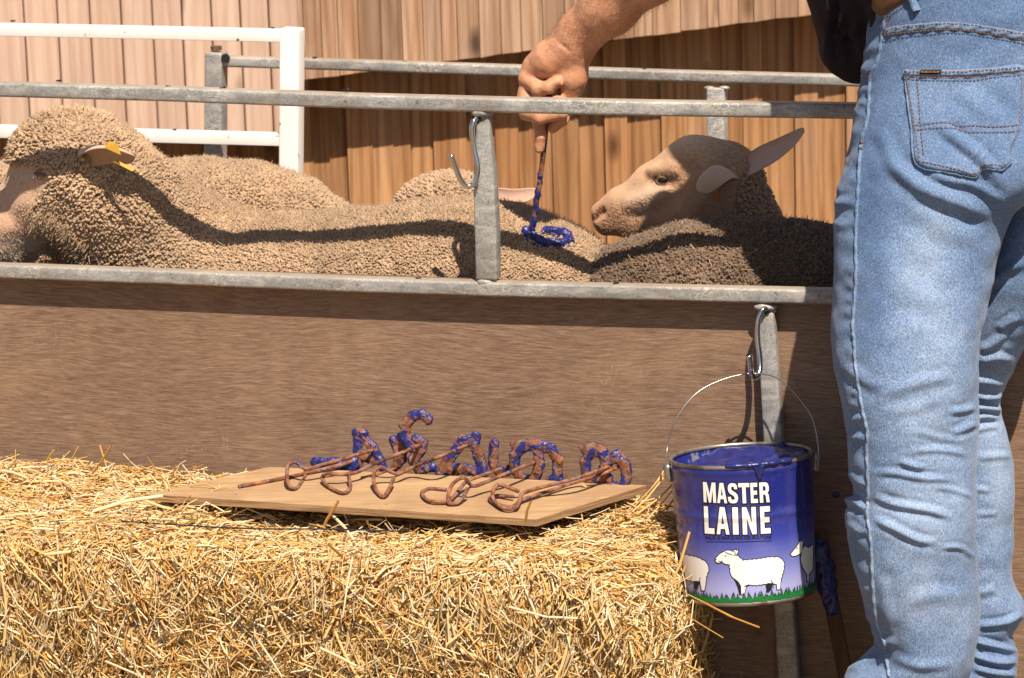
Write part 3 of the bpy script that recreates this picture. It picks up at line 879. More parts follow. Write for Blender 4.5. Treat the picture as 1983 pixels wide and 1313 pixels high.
# 7 letters at the right end
t7 = lt(1175, 945) + .012
iron('marking_iron', 'marking iron with a looped rusty letter a, rightmost on the board', [[(1136, 920), (1134, 892), (1146, 872), (1166, 878), (1174, 900), (1160, 925), (1140, 928)], [(1132, 870), (1150, 868), (1168, 876)], [(1174, 895), (1192, 885), (1208, 900), (1214, 925), (1206, 946), (1184, 944), (1176, 925)]], t7,
     [RB(1005, 952, .012), RB(985, 944, .020), RB(966, 939, .026), RB(955, 950, .020), RB(956, 968, .008), RB(975, 984, .004), RB(998, 984, .004), RB(1006, 970, .010), RB(1012, 956, .016), RB(1040, 946, .018), PT(1120, 925, t7 - .07), PT(1178, 904, t7 - .006)], .0084, .6)
iron('marking_iron', 'marking iron under the rightmost letter with its hook end turned in', [[(1196, 880), (1210, 896)], [(1210, 896), (1216, 915)]], t7 + .016,
     [RB(994, 962, .007), RB(962, 960, .005), RB(948, 966, .004), RB(962, 976, .004), RB(990, 982, .004), RB(1012, 968, .006), RB(1060, 952, .008), RB(1110, 935, .012), PT(1160, 920, t7 - .02), PT(1212, 898, t7 + .014)], .0075, .8)

# ------------------------------------------------------------------ S hooks
def s_hook(label, pts, r=0.0042):
    P = smooth_line([PT(x, y, t) for x, y, t in pts], 70)
    V, Fc = tube(P, r, 12)
    o = mesh('s_hook', V, Fc, M['chrome'], None, smooth=True, loc=P[:, :].min(0))
    tag(o, label, 'hook', 'steel S hooks on the hurdle')
    return o
s_hook('empty polished S hook hanging from the post below the top rail', [(926, 236, .005), (924, 229, -.008), (917, 236, -.018), (914, 255, -.021), (919, 290, -.022), (925, 322, -.024), (921, 350, -.026), (908, 361, -.030), (894, 352, -.036), (882, 325, -.043), (873, 300, -.048)], .0045)
s_hook('polished S hook carrying the paint pail by its wire handle', [(1487, 607, .005), (1485, 598, -.008), (1476, 601, -.018), (1468, 622, -.022), (1467, 655, -.025), (1471, 690, -.030), (1471, 718, -.040), (1463, 731, -.052), (1455, 722, -.066), (1452, 700, -.074), (1450, 688, -.078)], .0045)

# ------------------------------------------------------------------ paint pail
PR = 0.1095
pt_t = -0.052 - 0.0
rimc = PT(1435, 880, -0.135)
topL, topR = PT(1299, 884, -0.135), PT(1571, 876, -0.135)
PR = float(np.linalg.norm(topR - topL)) / 2
botc = PT(1451, 1144, -0.150)
ax_ = rimc - botc; PHT = float(np.linalg.norm(ax_)); ax_ /= PHT
ax_u = np.cross(ax_, -fwd); ax_u /= np.linalg.norm(ax_u)      # towards the right
if ax_u @ RC < 0: ax_u = -ax_u
ax_v = np.cross(ax_u, ax_)                                     # one of viewer / away
if ax_v @ fwd > 0: ax_v = -ax_v                                # towards the viewer
RB_ = PR * 0.925
pail = thing('paint_pail', 'open blue metal paint pail with white lettering and printed sheep hanging from a hook', 'paint pail', botc)
def pail_r(h):
    h = np.asarray(h, float); r = RB_ + (PR - RB_) * h / PHT
    return r + 0.0018 * np.exp(-((h - PHT * .63) / .005) ** 2) + .0016 * np.exp(-((h - PHT * .955) / .004) ** 2) - .001 * np.exp(-((h - PHT * .985) / .003) ** 2)
def pail_pt(a, h, off=0.0):
    a = np.asarray(a, float); h = np.asarray(h, float); r = pail_r(h) + off
    return botc + h[..., None] * ax_ + (r * np.sin(a))[..., None] * ax_u + (r * np.cos(a))[..., None] * ax_v
def lathe(prof, n=96):
    V, Fc = [], []
    a = np.arange(n) * 2 * math.pi / n
    for r, h in prof:
        V.append(botc + h * ax_ + (r * np.sin(a))[:, None] * ax_u + (r * np.cos(a))[:, None] * ax_v)
    for i in range(len(prof) - 1):
        Fc += [(i * n + j, (i + 1) * n + j, (i + 1) * n + (j + 1) % n, i * n + (j + 1) % n) for j in range(n)]
    return np.concatenate(V), Fc
def m_pail():
    b = NB('pail_print')
    at = b.attr('hgt').outputs['Fac']
    c = b.ramp(at, [(0.0, (0.30, 0.32, 0.62)), (0.10, (0.36, 0.37, 0.66)), (0.27, (0.16, 0.18, 0.50)), (0.48, (0.040, 0.052, 0.31)), (0.70, (0.016, 0.022, 0.185)), (1.0, (0.014, 0.020, 0.165))])
    sm = b.noise(14, 5, 0.65)
    c = b.mix(b.math('MULTIPLY', b.ramp(sm, [(0.52, 0.0), (0.75, 1.0)]), 0.25), c, (0.30, 0.26, 0.40))
    return b.done(c, b.ramp(sm, [(0.4, 0.22), (0.7, 0.42)]), normal=b.bump(b.noise(9, 2), 0.12, 0.004), Coat_Weight=0.4)
M['pail'] = m_pail()
def m_tin():
    b = NB('pail_tin')
    n = b.noise(18, 5, 0.7)
    c = b.mix(b.ramp(n, [(0.5, 0.0), (0.62, 0.85)]), (0.36, 0.33, 0.29), (0.13, 0.08, 0.055))
    return b.done(c, 0.38, 0.75, b.bump(n, 0.1, 0.001))
M['tin'] = m_tin()
def m_inside():
    b = NB('pail_inside')
    at = b.attr('hgt').outputs['Fac']
    n = b.noise(20, 5, 0.65, 0.6)
    drip = b.noise(1.0, 4, 0.6, 0.3, b.map((50, 50, 9)))
    f = b.math('ADD', b.math('MULTIPLY', n, 0.6), b.math('MULTIPLY', drip, 0.55))
    f = b.ramp(f, [(0.47, 0.0), (0.54, 1.0)])
    c = b.mix(f, (0.46, 0.45, 0.44), (0.020, 0.026, 0.20))
    return b.done(c, 0.3, b.math('MULTIPLY', b.math('SUBTRACT', 1.0, f), 0.6), b.bump(f, 0.2, 0.002))
M['inside'] = m_inside()
hs = np.linspace(0.004, PHT - .004, 60)
V, Fc = lathe([(float(pail_r(h)), h) for h in hs])
o = mesh('pail_wall', V, Fc, M['pail'], pail, smooth=True)
at = o.data.attributes.new('hgt', 'FLOAT', 'POINT'); at.data.foreach_set('value', ((V - botc) @ ax_ / PHT).astype(np.float32))
V, Fc = lathe([(PR - .0025, PHT - .003), (RB_ - .003, .02), (RB_ - .02, .004), (0.001, .004)])
mesh('pail_lining', V, [f[::-1] for f in Fc], M['inside'], pail, smooth=True)
V, Fc = lathe([(PR - .003 + .0034 * math.cos(k) + .001, PHT - .002 + .0034 * math.sin(k)) for k in np.linspace(0, 2 * math.pi, 13)])
mesh('rim', V, Fc, M['tin'], pail, smooth=True)
V, Fc = lathe([(RB_ + .0022 * math.cos(k), .001 + .004 * math.sin(k)) for k in np.linspace(0, 2 * math.pi, 11)])
mesh('bottom_rim', V, Fc, M['tin'], pail, smooth=True)
V, Fc = lathe([(0.0005, .001), (RB_, .001)])
mesh('pail_bottom', V, Fc, M['tin'], pail)
# thick paint inside, lumpy, higher at the back right
nr_, na_ = 22, 72
V = []
for i in range(nr_ + 1):
    r = (PR - .006) * i / nr_
    for j in range(na_):
        a = 2 * math.pi * j / na_
        x, y = r * math.sin(a), r * math.cos(a)
        p = np.array([x, y, 0.0])
        h = PHT * 0.90 + 0.005 * float(vnoise(p, 30)) + 0.004 * float(vnoise(p + 3, 70)) + 0.045 * max(0, (x * .5 - y) / PR - .35) ** 1.3
        h = min(h, PHT - .004)
        V.append(botc + h * ax_ + x * ax_u * (1 if i < nr_ else 1.0) + y * ax_v)
Fc = [(i * na_ + j, (i + 1) * na_ + j, (i + 1) * na_ + (j + 1) % na_, i * na_ + (j + 1) % na_) for i in range(nr_) for j in range(na_)]
def m_thick():
    b = NB('thick_paint')
    n = b.noise(60, 4)
    return b.done(b.ramp(n, [(0.3, (0.010, 0.013, 0.085)), (0.7, (0.022, 0.028, 0.17))]), 0.3, normal=b.bump(n, 0.4, 0.003))
M['thick'] = m_thick()
mesh('paint', V, Fc, M['thick'], pail, smooth=True)
# drip of paint over the rim and smears on it
def drip(a0, w, ln):
    pr = []
    for q in np.linspace(-1, 1, 7):
        pr.append(('c', pail_pt(a0 + q * w, PHT - .002, .001), pail_pt(a0 + q * w * .7, PHT - .002 - ln * (1 - q * q) ** 1.2 - .002, .0012), .0032, .0022, .003))
    V, Q = blob(pr, 0.0011)
    mesh('paint_drip', V, Q, M['thick'], pail, smooth=True)
drip(0.17, .075, .017)
pr = []
for a in np.linspace(-.25, .65, 34):
    pr.append(('e', pail_pt(a, PHT + .001, -.001), np.array([.0050, .0050, .0032]) * random.uniform(.6, 1.3), None, .003))
V, Q = blob(pr, 0.0012); mesh('paint_drip', V, Q, M['thick'], pail, smooth=True)
for a in np.linspace(2.35, 3.5, 12):
    pass
pr = [('e', pail_pt(a, PHT - random.uniform(.004, .034), -.005), np.array([.009, .009, .008]) * random.uniform(.6, 1.3), None, .010) for a in np.linspace(1.9, 3.0, 22)]
V, Q = blob(pr, 0.0016, noise=lambda G: .0016 * vnoise(G, 110)); mesh('paint_drip', V, Q, M['thick'], pail, smooth=True)
# lugs and the wire handle
for sgn, a in ((-1, -1.50), (1, 1.50)):
    V, Q = blob([('c', pail_pt(a, PHT * .945, .003), pail_pt(a, PHT * .87, .003), .0075, .0065, .002)], 0.0014)
    mesh('handle_lug', V, Q, M['tin'], pail, smooth=True)
hp = [pail_pt(-1.5, PHT * .93, .006)] + [PT(x, y, t) for x, y, t in ((1292, 870, -.137), (1305, 820, -.130), (1345, 765, -.105), (1400, 735, -.075), (1462, 723, -.052), (1510, 735, -.065), (1550, 775, -.095), (1575, 815, -.120), (1585, 870, -.130), (1582, 905, -.132))] + [pail_pt(1.5, PHT * .93, .006)]
V, Fc = tube(smooth_line(hp, 90), 0.0013, 8)
M['wire'] = m_plain('handle_wire', (0.36, 0.34, 0.32), 0.35, 0.85)
mesh('handle', V, Fc, M['wire'], pail, smooth=True)

# print on the pail: flat artwork wrapped on its wall
def on_pail(xy, off):
    """Photo points -> on the pail's wall (ray against the cone), off metres proud."""
    out = []
    for x, y in xy:
        d = ray(x, y)
        k = float((rimc - cam_pos) @ fwd) - PR
        for _ in range(12):
            p = cam_pos + d * k
            h = float((p - botc) @ ax_); e = p - botc - h * ax_
            ex, ey = float(e @ ax_u), float(e @ ax_v); r = float(pail_r(h)) + off
            ey2 = math.sqrt(max(r * r - ex * ex, 1e-8))
            k += (ey - ey2) / -(d @ ax_v) * 0.9
        out.append(cam_pos + d * k)
    return np.array(out)
def flat_poly(loops):
    """Even-odd filled polygon from photo-point loops -> bmesh, cut in narrow columns."""
    bm = bmesh.new()
    es = []
    for lp in loops:
        vs_ = [bm.verts.new((x, y, 0)) for x, y in lp]
        es += [bm.edges.new((vs_[i], vs_[(i + 1) % len(vs_)])) for i in range(len(vs_))]
    bmesh.ops.triangle_fill(bm, use_beauty=True, edges=es)
    return bm
def wrap_print(bm, name, mat, off, step=5.0):
    xs = [v.co.x for v in bm.verts]; ys = [v.co.y for v in bm.verts]
    for x in np.arange(min(xs) + step * .5, max(xs), step):
        bmesh.ops.bisect_plane(bm, geom=bm.verts[:] + bm.edges[:] + bm.faces[:], plane_co=(x, 0, 0), plane_no=(1, 0, 0))
    for y in np.arange(min(ys) + 4.5, max(ys), 9.0):
        bmesh.ops.bisect_plane(bm, geom=bm.verts[:] + bm.edges[:] + bm.faces[:], plane_co=(0, y, 0), plane_no=(0, 1, 0))
    V = on_pail([(v.co.x, v.co.y) for v in bm.verts], off)
    bm.verts.index_update()
    Fc = [[v.index for v in f.verts] for f in bm.faces]
    bm.free()
    V = np.array(V); F2 = []
    for f in Fc:
        a, b, c = V[f[0]], V[f[1]], V[f[2]]
        F2.append(f if np.cross(b - a, c - a) @ fwd < 0 else f[::-1])
    return mesh(name, V, F2, mat, pail)
M['ink_white'] = m_plain('white_print', (0.80, 0.77, 0.74), 0.32)
M['ink_black'] = m_plain('black_print', (0.012, 0.011, 0.02), 0.32)
M['ink_green'] = m_plain('green_print', (0.012, 0.17, 0.035), 0.32)
def text_mesh(word, x0, x1, y0, y1, bold, name, mat, off, shear=0.0, slope=0.0, sp=1.0):
    cu = bpy.data.curves.new('print', 'FONT'); cu.body = word; cu.size = 1.0; cu.offset = bold; cu.space_character = sp
    cu.resolution_u = 4
    to = bpy.data.objects.new('print', cu); COL.objects.link(to)
    bpy.context.view_layer.update()
    me = bpy.data.meshes.new_from_object(to.evaluated_get(bpy.context.evaluated_depsgraph_get()))
    bpy.data.objects.remove(to); bpy.data.curves.remove(cu)
    bm = bmesh.new(); bm.from_mesh(me); bpy.data.meshes.remove(me)
    xs = [v.co.x for v in bm.verts]; ys = [v.co.y for v in bm.verts]
    ax0, ax1, ay0, ay1 = min(xs), max(xs), min(ys), max(ys)
    for v in bm.verts:
        fx = (v.co.x - ax0) / (ax1 - ax0); fy = (v.co.y - ay0) / (ay1 - ay0)
        v.co = (x0 + (x1 - x0) * fx + shear * (1 - fy), y1 + (y0 - y1) * fy + slope * fx, 0)
    return wrap_print(bm, name, mat, off)
def Z3(pts): return [(1280 + x / 3.456, 820 + y / 3.456) for x, y in pts]
def grow(pts, d):
    """Offset a closed outline outwards by d photo pixels."""
    P = np.array(pts, float)
    e0 = P - np.roll(P, 1, 0); e1 = np.roll(P, -1, 0) - P
    e0 /= np.linalg.norm(e0, axis=1)[:, None] + 1e-9; e1 /= np.linalg.norm(e1, axis=1)[:, None] + 1e-9
    n0 = np.stack([e0[:, 1], -e0[:, 0]], 1); n1 = np.stack([e1[:, 1], -e1[:, 0]], 1)
    N = n0 + n1; N /= np.maximum((N * N).sum(1) / 2, .6)[:, None]
    area = 0.5 * np.sum(P[:, 0] * np.roll(P[:, 1], -1) - np.roll(P[:, 0], -1) * P[:, 1])
    return P + N * d * (1 if area > 0 else -1)
GLY = {
 'M': (1.0, [[(0, 0), (.30, 0), (.5, .58), (.70, 0), (1, 0), (1, 1), (.76, 1), (.76, .38), (.58, 1), (.42, 1), (.24, .38), (.24, 1), (0, 1)]]),
 'A': (1.0, [[(.31, 0), (.69, 0), (1, 1), (.73, 1), (.67, .80), (.33, .80), (.27, 1), (0, 1)], [(.5, .25), (.40, .62), (.60, .62)]]),
 'S': (1.0, [[(.95, .30), (.66, .30), (.64, .20), (.5, .16), (.36, .21), (.36, .30), (.46, .37), (.75, .46), (.95, .58), (1, .72), (.95, .88), (.78, .98), (.5, 1), (.22, .98), (.05, .88), (0, .68), (.30, .68), (.33, .79), (.5, .84), (.66, .79), (.67, .70), (.55, .62), (.25, .53), (.08, .42), (.03, .27), (.08, .12), (.24, .02), (.5, 0), (.76, .02), (.92, .12)]]),
 'T': (1.0, [[(0, 0), (1, 0), (1, .2), (.66, .2), (.66, 1), (.34, 1), (.34, .2), (0, .2)]]),
 'E': (1.0, [[(0, 0), (1, 0), (1, .2), (.40, .2), (.40, .39), (.92, .39), (.92, .59), (.40, .59), (.40, .8), (1, .8), (1, 1), (0, 1)]]),
 'R': (1.0, [[(0, 0), (.65, 0), (.88, .07), (.97, .24), (.95, .42), (.80, .54), (.92, .62), (1, 1), (.68, 1), (.62, .66), (.5, .6), (.34, .6), (.34, 1), (0, 1)], [(.34, .19), (.34, .42), (.55, .42), (.64, .37), (.64, .24), (.55, .19)]]),
 'L': (1.0, [[(0, 0), (.42, 0), (.42, .79), (1, .79), (1, 1), (0, 1)]]),
 'I': (1.0, [[(0, 0), (1, 0), (1, 1), (0, 1)]]),
 'N': (1.0, [[(0, 0), (.32, 0), (.68, .58), (.68, 0), (1, 0), (1, 1), (.68, 1), (.32, .42), (.32, 1), (0, 1)]])}
def glyph(ch, x0, x1, y0, y1, mid, half, sag, shear):
    for k, (mat, off) in enumerate((('ink_black', .0005), ('ink_white', .0011))):
        loops = []
        for li, lp_ in enumerate(GLY[ch][1]):
            pts = []
            for u, v in lp_:
                x = x0 + (x1 - x0) * u + shear * v
                pts.append((x, y0 + (y1 - y0) * v + sag * (1 - ((x - mid) / half) ** 2)))
            P_ = [tuple(p) for p in Z3(pts)]
            if k == 0: P_ = [tuple(p) for p in grow(P_, 2.2 if li == 0 else -1.2)]
            loops.append(P_)
        wrap_print(flat_poly(loops), 'lettering', M[mat], off)
for ch, x0, x1 in (('M', 280, 364), ('A', 371, 437), ('S', 443, 512), ('T', 516, 590), ('E', 597, 643), ('R', 657, 722)): glyph(ch, x0, x1, 391, 526, 505, 230, 9, 6)
for ch, x0, x1 in (('L', 286, 352), ('A', 366, 452), ('I', 476, 514), ('N', 541, 634), ('E', 662, 728)): glyph(ch, x0, x1, 552, 735, 505, 230, 9, 7)
text_mesh('POUR LE MARQUAGE DES MOUTONS', 1366, 1494, 1038.5, 1046.5, .01, 'lettering', M['ink_black'], .0006, 0, -1.5, 1.0)
wrap_print(flat_poly([[(1367, 1048.4), (1430, 1049.0), (1494, 1046.6), (1494, 1047.6), (1430, 1050), (1367, 1049.4)]]), 'lettering', M['ink_black'], .0006)
def scallop(pts, amp=5, step=26):
    """Woolly outline: small bumps along a polyline (zoom units)."""
    out = []
    for (x0, y0), (x1, y1) in zip(pts[:-1], pts[1:]):
        L = math.hypot(x1 - x0, y1 - y0); n = max(1, int(L / step))
        nx_, ny_ = (y1 - y0) / L, -(x1 - x0) / L
        for i in range(n):
            for f in (0, .25, .5, .75):
                u = (i + f) / n; b_ = amp * math.sin(math.pi * f)
                out.append((x0 + (x1 - x0) * u + nx_ * b_, y0 + (y1 - y0) * u + ny_ * b_))
    return out
sheep_main = scallop([(475, 895), (505, 885), (548, 920), (640, 912), (730, 898), (790, 898), (822, 930), (818, 985), (800, 1040), (798, 1075)]) + [(800, 1060), (796, 1110), (778, 1112), (775, 1075), (735, 1068)] + scallop([(735, 1070), (640, 1085), (585, 1082)], -4) + [(570, 1090), (556, 1145), (536, 1143), (535, 1085), (515, 1060)] + scallop([(512, 1062), (470, 1010), (462, 940), (475, 895)], 5)
head_main = [(476, 935), (465, 945), (430, 940), (405, 925), (392, 934), (372, 930), (362, 915), (368, 900), (395, 872), (420, 860), (440, 850), (470, 852), (500, 848), (518, 852), (508, 875), (488, 888)]
legs_dark = [[(490, 1035), (520, 1060), (536, 1090), (538, 1143), (526, 1143), (512, 1090)], [(700, 1078), (748, 1072), (742, 1105), (722, 1128), (704, 1128), (706, 1100)]]
sheep_left = [(132, 860)] + scallop([(132, 872), (190, 888), (245, 900), (300, 930), (318, 975), (300, 1030), (298, 1050)]) + [(300, 1060), (292, 1118), (272, 1118), (262, 1060), (255, 1052)] + scallop([(255, 1058), (210, 1058), (175, 1050), (158, 1030)], -4)
sheep_right = [(1018, 812), (985, 835), (962, 818), (945, 850), (935, 900), (940, 950), (962, 985), (978, 1010), (980, 1058), (990, 1056), (990, 1010), (1016, 975)]
head_right = [(945, 852), (950, 800), (958, 775), (945, 792), (930, 785), (915, 815), (900, 835), (868, 875), (878, 888), (905, 885), (935, 868)]
def animal(shapes, darks, lines=()):
    for sh in shapes: wrap_print(flat_poly([grow(Z3(sh), 1.5)]), 'printed_sheep', M['ink_black'], .0005, 5)
    for i, sh in enumerate(shapes): wrap_print(flat_poly([grow(Z3(sh), -.15)]), 'printed_sheep', M['ink_white'], .0010 + .0004 * i, 5)
    for sh in darks: wrap_print(flat_poly([Z3(sh)]), 'printed_sheep', M['ink_black'], .0016)
    for ln in lines:
        P = np.array(Z3(ln)); T = np.gradient(P, axis=0); T /= np.linalg.norm(T, axis=1)[:, None]; N = np.stack([-T[:, 1], T[:, 0]], 1) * .6
        wrap_print(flat_poly([np.concatenate([P + N, (P - N)[::-1]])]), 'printed_sheep', M['ink_black'], .0018)
animal([sheep_main, head_main], legs_dark + [[(424, 886), (432, 882), (438, 888), (430, 892)], [(364, 905), (372, 908), (370, 915), (364, 914)]],
       [[(470, 852), (492, 858), (500, 872), (486, 886)], [(430, 862), (452, 872), (478, 880)], [(386, 922), (398, 926), (412, 920)], [(700, 1078), (745, 1070)], [(735, 1045), (752, 1075), (752, 1100)], [(556, 1090), (590, 1078)]])
animal([sheep_left], [[(218, 1055), (258, 1062), (240, 1115), (222, 1115)]], [[(262, 1030), (258, 1060)]])
animal([sheep_right, head_right], [[(905, 832), (912, 828), (916, 836), (908, 838)], [(935, 915), (955, 985), (972, 1000), (950, 980)]])
# grass band round the foot of the print, drawn as blades
def grass_band():
    n = 150
    for mat, off, hh, ph, w in (('ink_black', .0017, 1.22, 0.0, 1.0), ('ink_green', .0022, 1.0, 0.012, 0.72)):
        V, Fc = [], []
        r_ = random.Random(5)
        for i in range(n):
            a = 2 * math.pi * i / n + r_.uniform(-.01, .01) ; h = PHT * r_.uniform(.055, .088) * hh; wd = 2 * math.pi / n * .75 * w; le = r_.uniform(-.035, .035)
            q = [(a - wd, PHT * .018), (a + wd, PHT * .018), (a + wd * .8 + le * .3, PHT * .045), (a + le, h), (a - wd * .8 + le * .3, PHT * .045)]
            b_ = len(V)
            for aa, h_ in q: V.append(pail_pt(aa, h_, off + (.0001 * (i % 5))))
            Fc.append((b_, b_ + 1, b_ + 2, b_ + 3, b_ + 4))
        o = mesh('printed_grass', V, Fc, M[mat], pail)
        o['kind'] = 'stuff'
    a = np.linspace(0, 2 * math.pi, 97)
    V = np.concatenate([pail_pt(a, np.full(97, .006), .0024), pail_pt(a, np.full(97, PHT * .04), .0026)])
    mesh('printed_turf', V, [(i, i + 1, i + 98, i + 97) for i in range(96)], M['ink_green'], pail)
grass_band()

# ------------------------------------------------------------------ paint stick leaning on the panel behind the pail
pts = [PT(1586, 1040, -.020), PT(1600, 1130, -.030), PT(1612, 1180, -.036), PT(1652, 1400, -.06)]
stick = thing('paint_stick', 'wooden stirring stick caked in dark blue paint leaning behind the pail', 'stick', PT(1652, 1400, -.06))
def slat(a, b, w, th):
    return bar(a, b, FN, w, th)
V, Fc = slat(PT(1584, 1030, -.022), PT(1655, 1400, -.05), .024, .008)
o = bevel(mesh('wooden_shaft', V, Fc, m_plank('stick_wood', (.10, .055, .03), (.17, .095, .05), (.05, .025, .015)), stick), .002, 2)
V, Q = blob([('c', PT(1588, 1062, -.024), PT(1604, 1140, -.030), .016, .015, .004), ('c', PT(1604, 1140, -.030), PT(1612, 1180, -.034), .014, .009, .004)], .002, noise=lambda G: .004 * vnoise(G, 90))
mesh('paint_crust', V, Q, M['thick'], stick, smooth=True)
V, Q = blob([('e', PT(1620, 958, .015), (.008, .003, .004), None, .003)], .0015, noise=lambda G: .002 * vnoise(G, 200))
mesh('paint_splash', V, Q, M['thick'], hurdle, smooth=True)

# ------------------------------------------------------------------ flies
M['fly'] = m_plain('fly_body', (0.012, 0.011, 0.012), 0.4)
M['wing'] = m_plain('fly_wing', (0.10, 0.09, 0.08), 0.3)
def fly_proto():
    t = thing('fly', 'small black fly resting on the top edge of the front rail', 'fly', (0, 0, 0), 'flies resting on the rails')
    V, Q = blob([('c', (0, 0, .0022), (.0042, 0, .0026), .0016, .0019, .001), ('e', (-.0024, 0, .0024), (.0013, .0014, .0013), None, .0008)], .0006, pad=.003)
    mesh('body', V, Q, M['fly'], t, smooth=True)
    for s in (-1, 1):
        V = np.array([(0, s * .0006, .0036), (.003, s * .0030, .0038), (.0072, s * .0028, .0034), (.0066, s * .0008, .0040)])
        mesh('wing', np.concatenate([V, V - [0, 0, .0001]]), [(0, 1, 2, 3), (7, 6, 5, 4)], M['wing'], t)
    return t
fp = fly_proto()
FL = [(112, 156, 0.0, 'fly on the front rail above the head of the left sheep'), (328, 167, 0.0, 'fly on the front rail between the white gate rails'), (430, 170, 0.0, 'fly on the front rail in front of the corner post of the rear hurdle'), (668, 174, 0.0, 'fly on the front rail just right of the white gate post'),
      (27, 40, TG, 'fly at the left end of the upper white gate rail'), (530, 53, TG, 'fly on the upper white gate rail beside its post'), (337, 250, TG, 'fly on the lower white gate rail above a sheep back'),
      (611, 111, TB, 'fly on the rear rail just right of the white gate post'), (788, 119, TB, 'fly on the rear rail over the middle of the pen'), (1250, 131, TB, 'fly on the rear rail to the right of the hand'), (1430, 140, TB, 'fly on the rear rail above its middle post'),
      (1195, 548, 0.0, 'fly on the middle rail in front of the dark sheep'), (812, 538, 0.0, 'fly on the middle rail left of the short post')]
for i, (x, y, t_, lab) in enumerate(FL):
    o = fp if i == 0 else copy_tree(fp)
    o['label'] = lab
    o.location = PT(x, y + 3, t_)
    sc_ = random.uniform(.85, 1.1)
    o.scale = (sc_, sc_, sc_)
    o.rotation_euler = (0, 0, random.uniform(-.6, .6) + (math.pi if random.random() < .5 else 0))
# ------------------------------------------------------------------ sheep
def pix(P):
    q = np.asarray(P, float) - cam_pos
    d = q @ fwd
    return PW / 2 + FPX * (q @ RC) / d, PH / 2 - FPX * (q @ UC) / d
def in_poly(x, y, poly):
    r = np.zeros(len(x), bool); n = len(poly)
    for i in range(n):
        x0, y0 = poly[i]; x1, y1 = poly[(i + 1) % n]
        c = ((y0 > y) != (y1 > y)) & (x < (x1 - x0) * (y - y0) / (y1 - y0 + 1e-12) + x0)
        r ^= c
    return r
def m_wool(name):
    b = NB(name)
    a = b.attr('tint').outputs['Color']
    n = b.noise(420, 2)
    c = b.mix(b.math('MULTIPLY', b.ramp(n, [(0.3, 0.0), (0.7, 1.0)]), 0.30), a, b.mix(1.0, a, (0.62, 0.52, 0.42), 'MULTIPLY'))
    m = b.done(c, 0.9, normal=b.bump(n, 0.5, 0.0015), spec=0.12, Sheen_Weight=0.25, Sheen_Roughness=0.5)
    return m
M['wool'] = m_wool('wool')
def m_hide():
    b = NB('short_haired_hide')
    a = b.attr('tint').outputs['Color']
    h = b.noise(1.0, 3, 0.7, 0.4, b.map((260, 260, 900)))
    n = b.noise(16, 4, 0.6)
    c = b.mix(b.math('MULTIPLY', n, 0.35), a, b.mix(1.0, a, (0.80, 0.62, 0.50), 'MULTIPLY'))
    c = b.mix(b.math('MULTIPLY', b.ramp(h, [(0.4, 0.0), (0.7, 1.0)]), 0.25), c, (0.80, 0.66, 0.52))
    m = b.done(c, 0.62, normal=b.bump(h, 0.35, 0.0012, b.bump(n, 0.3, 0.004)), spec=0.25, Sheen_Weight=0.2)
    b.put(b.p.inputs['Subsurface Weight'], 0.12); b.put(b.p.inputs['Subsurface Radius'], (0.008, 0.004, 0.002)); 
    return m
M['hide'] = m_hide()
M['tagplastic'] = m_plain('yellow_tag', (0.50, 0.27, 0.03), 0.5)
M['orangetag'] = m_plain('orange_tag', (0.55, 0.16, 0.015), 0.45)
M['iris'] = m_plain('amber_iris', (0.24, 0.115, 0.03), 0.15, Coat_Weight=1.0)
M['pupil'] = m_plain('dark_pupil', (0.006, 0.005, 0.005), 0.1, Coat_Weight=1.0)
M['lid'] = m_plain('eyelid_skin', (0.13, 0.065, 0.045), 0.55)
M['lash'] = m_plain('pale_lash', (0.62, 0.50, 0.38), 0.6)

def sample(V, Q, spacing, keep=None, back=.45):
    """Evenly spread points with normals on a quad mesh."""
    a, b, c, d = (V[Q[:, i]] for i in range(4))
    ar = 0.5 * np.linalg.norm(np.cross(c - a, d - b), axis=1)
    n = int(ar.sum() / spacing ** 2 * 4.0)
    k = rng.choice(len(Q), n, p=ar / ar.sum())
    u, v = rng.random((n, 1)), rng.random((n, 1))
    P = (a[k] * (1 - u) + b[k] * u) * (1 - v) + (d[k] * (1 - u) + c[k] * u) * v
    VN = vnormals(V, Q)
    N = VN[Q[k]].mean(1); N /= np.linalg.norm(N, axis=1)[:, None] + 1e-9
    if keep is not None:
        m = keep(P); P, N = P[m], N[m]
    if back is not None:
        m = (N @ fwd < back); P, N = P[m], N[m]
    key = np.floor(P / (spacing * 0.86)).astype(np.int64)
    h = key[:, 0] * 73856093 ^ key[:, 1] * 19349663 ^ key[:, 2] * 83492791
    _, i = np.unique(h, return_index=True)
    return P[i], N[i]
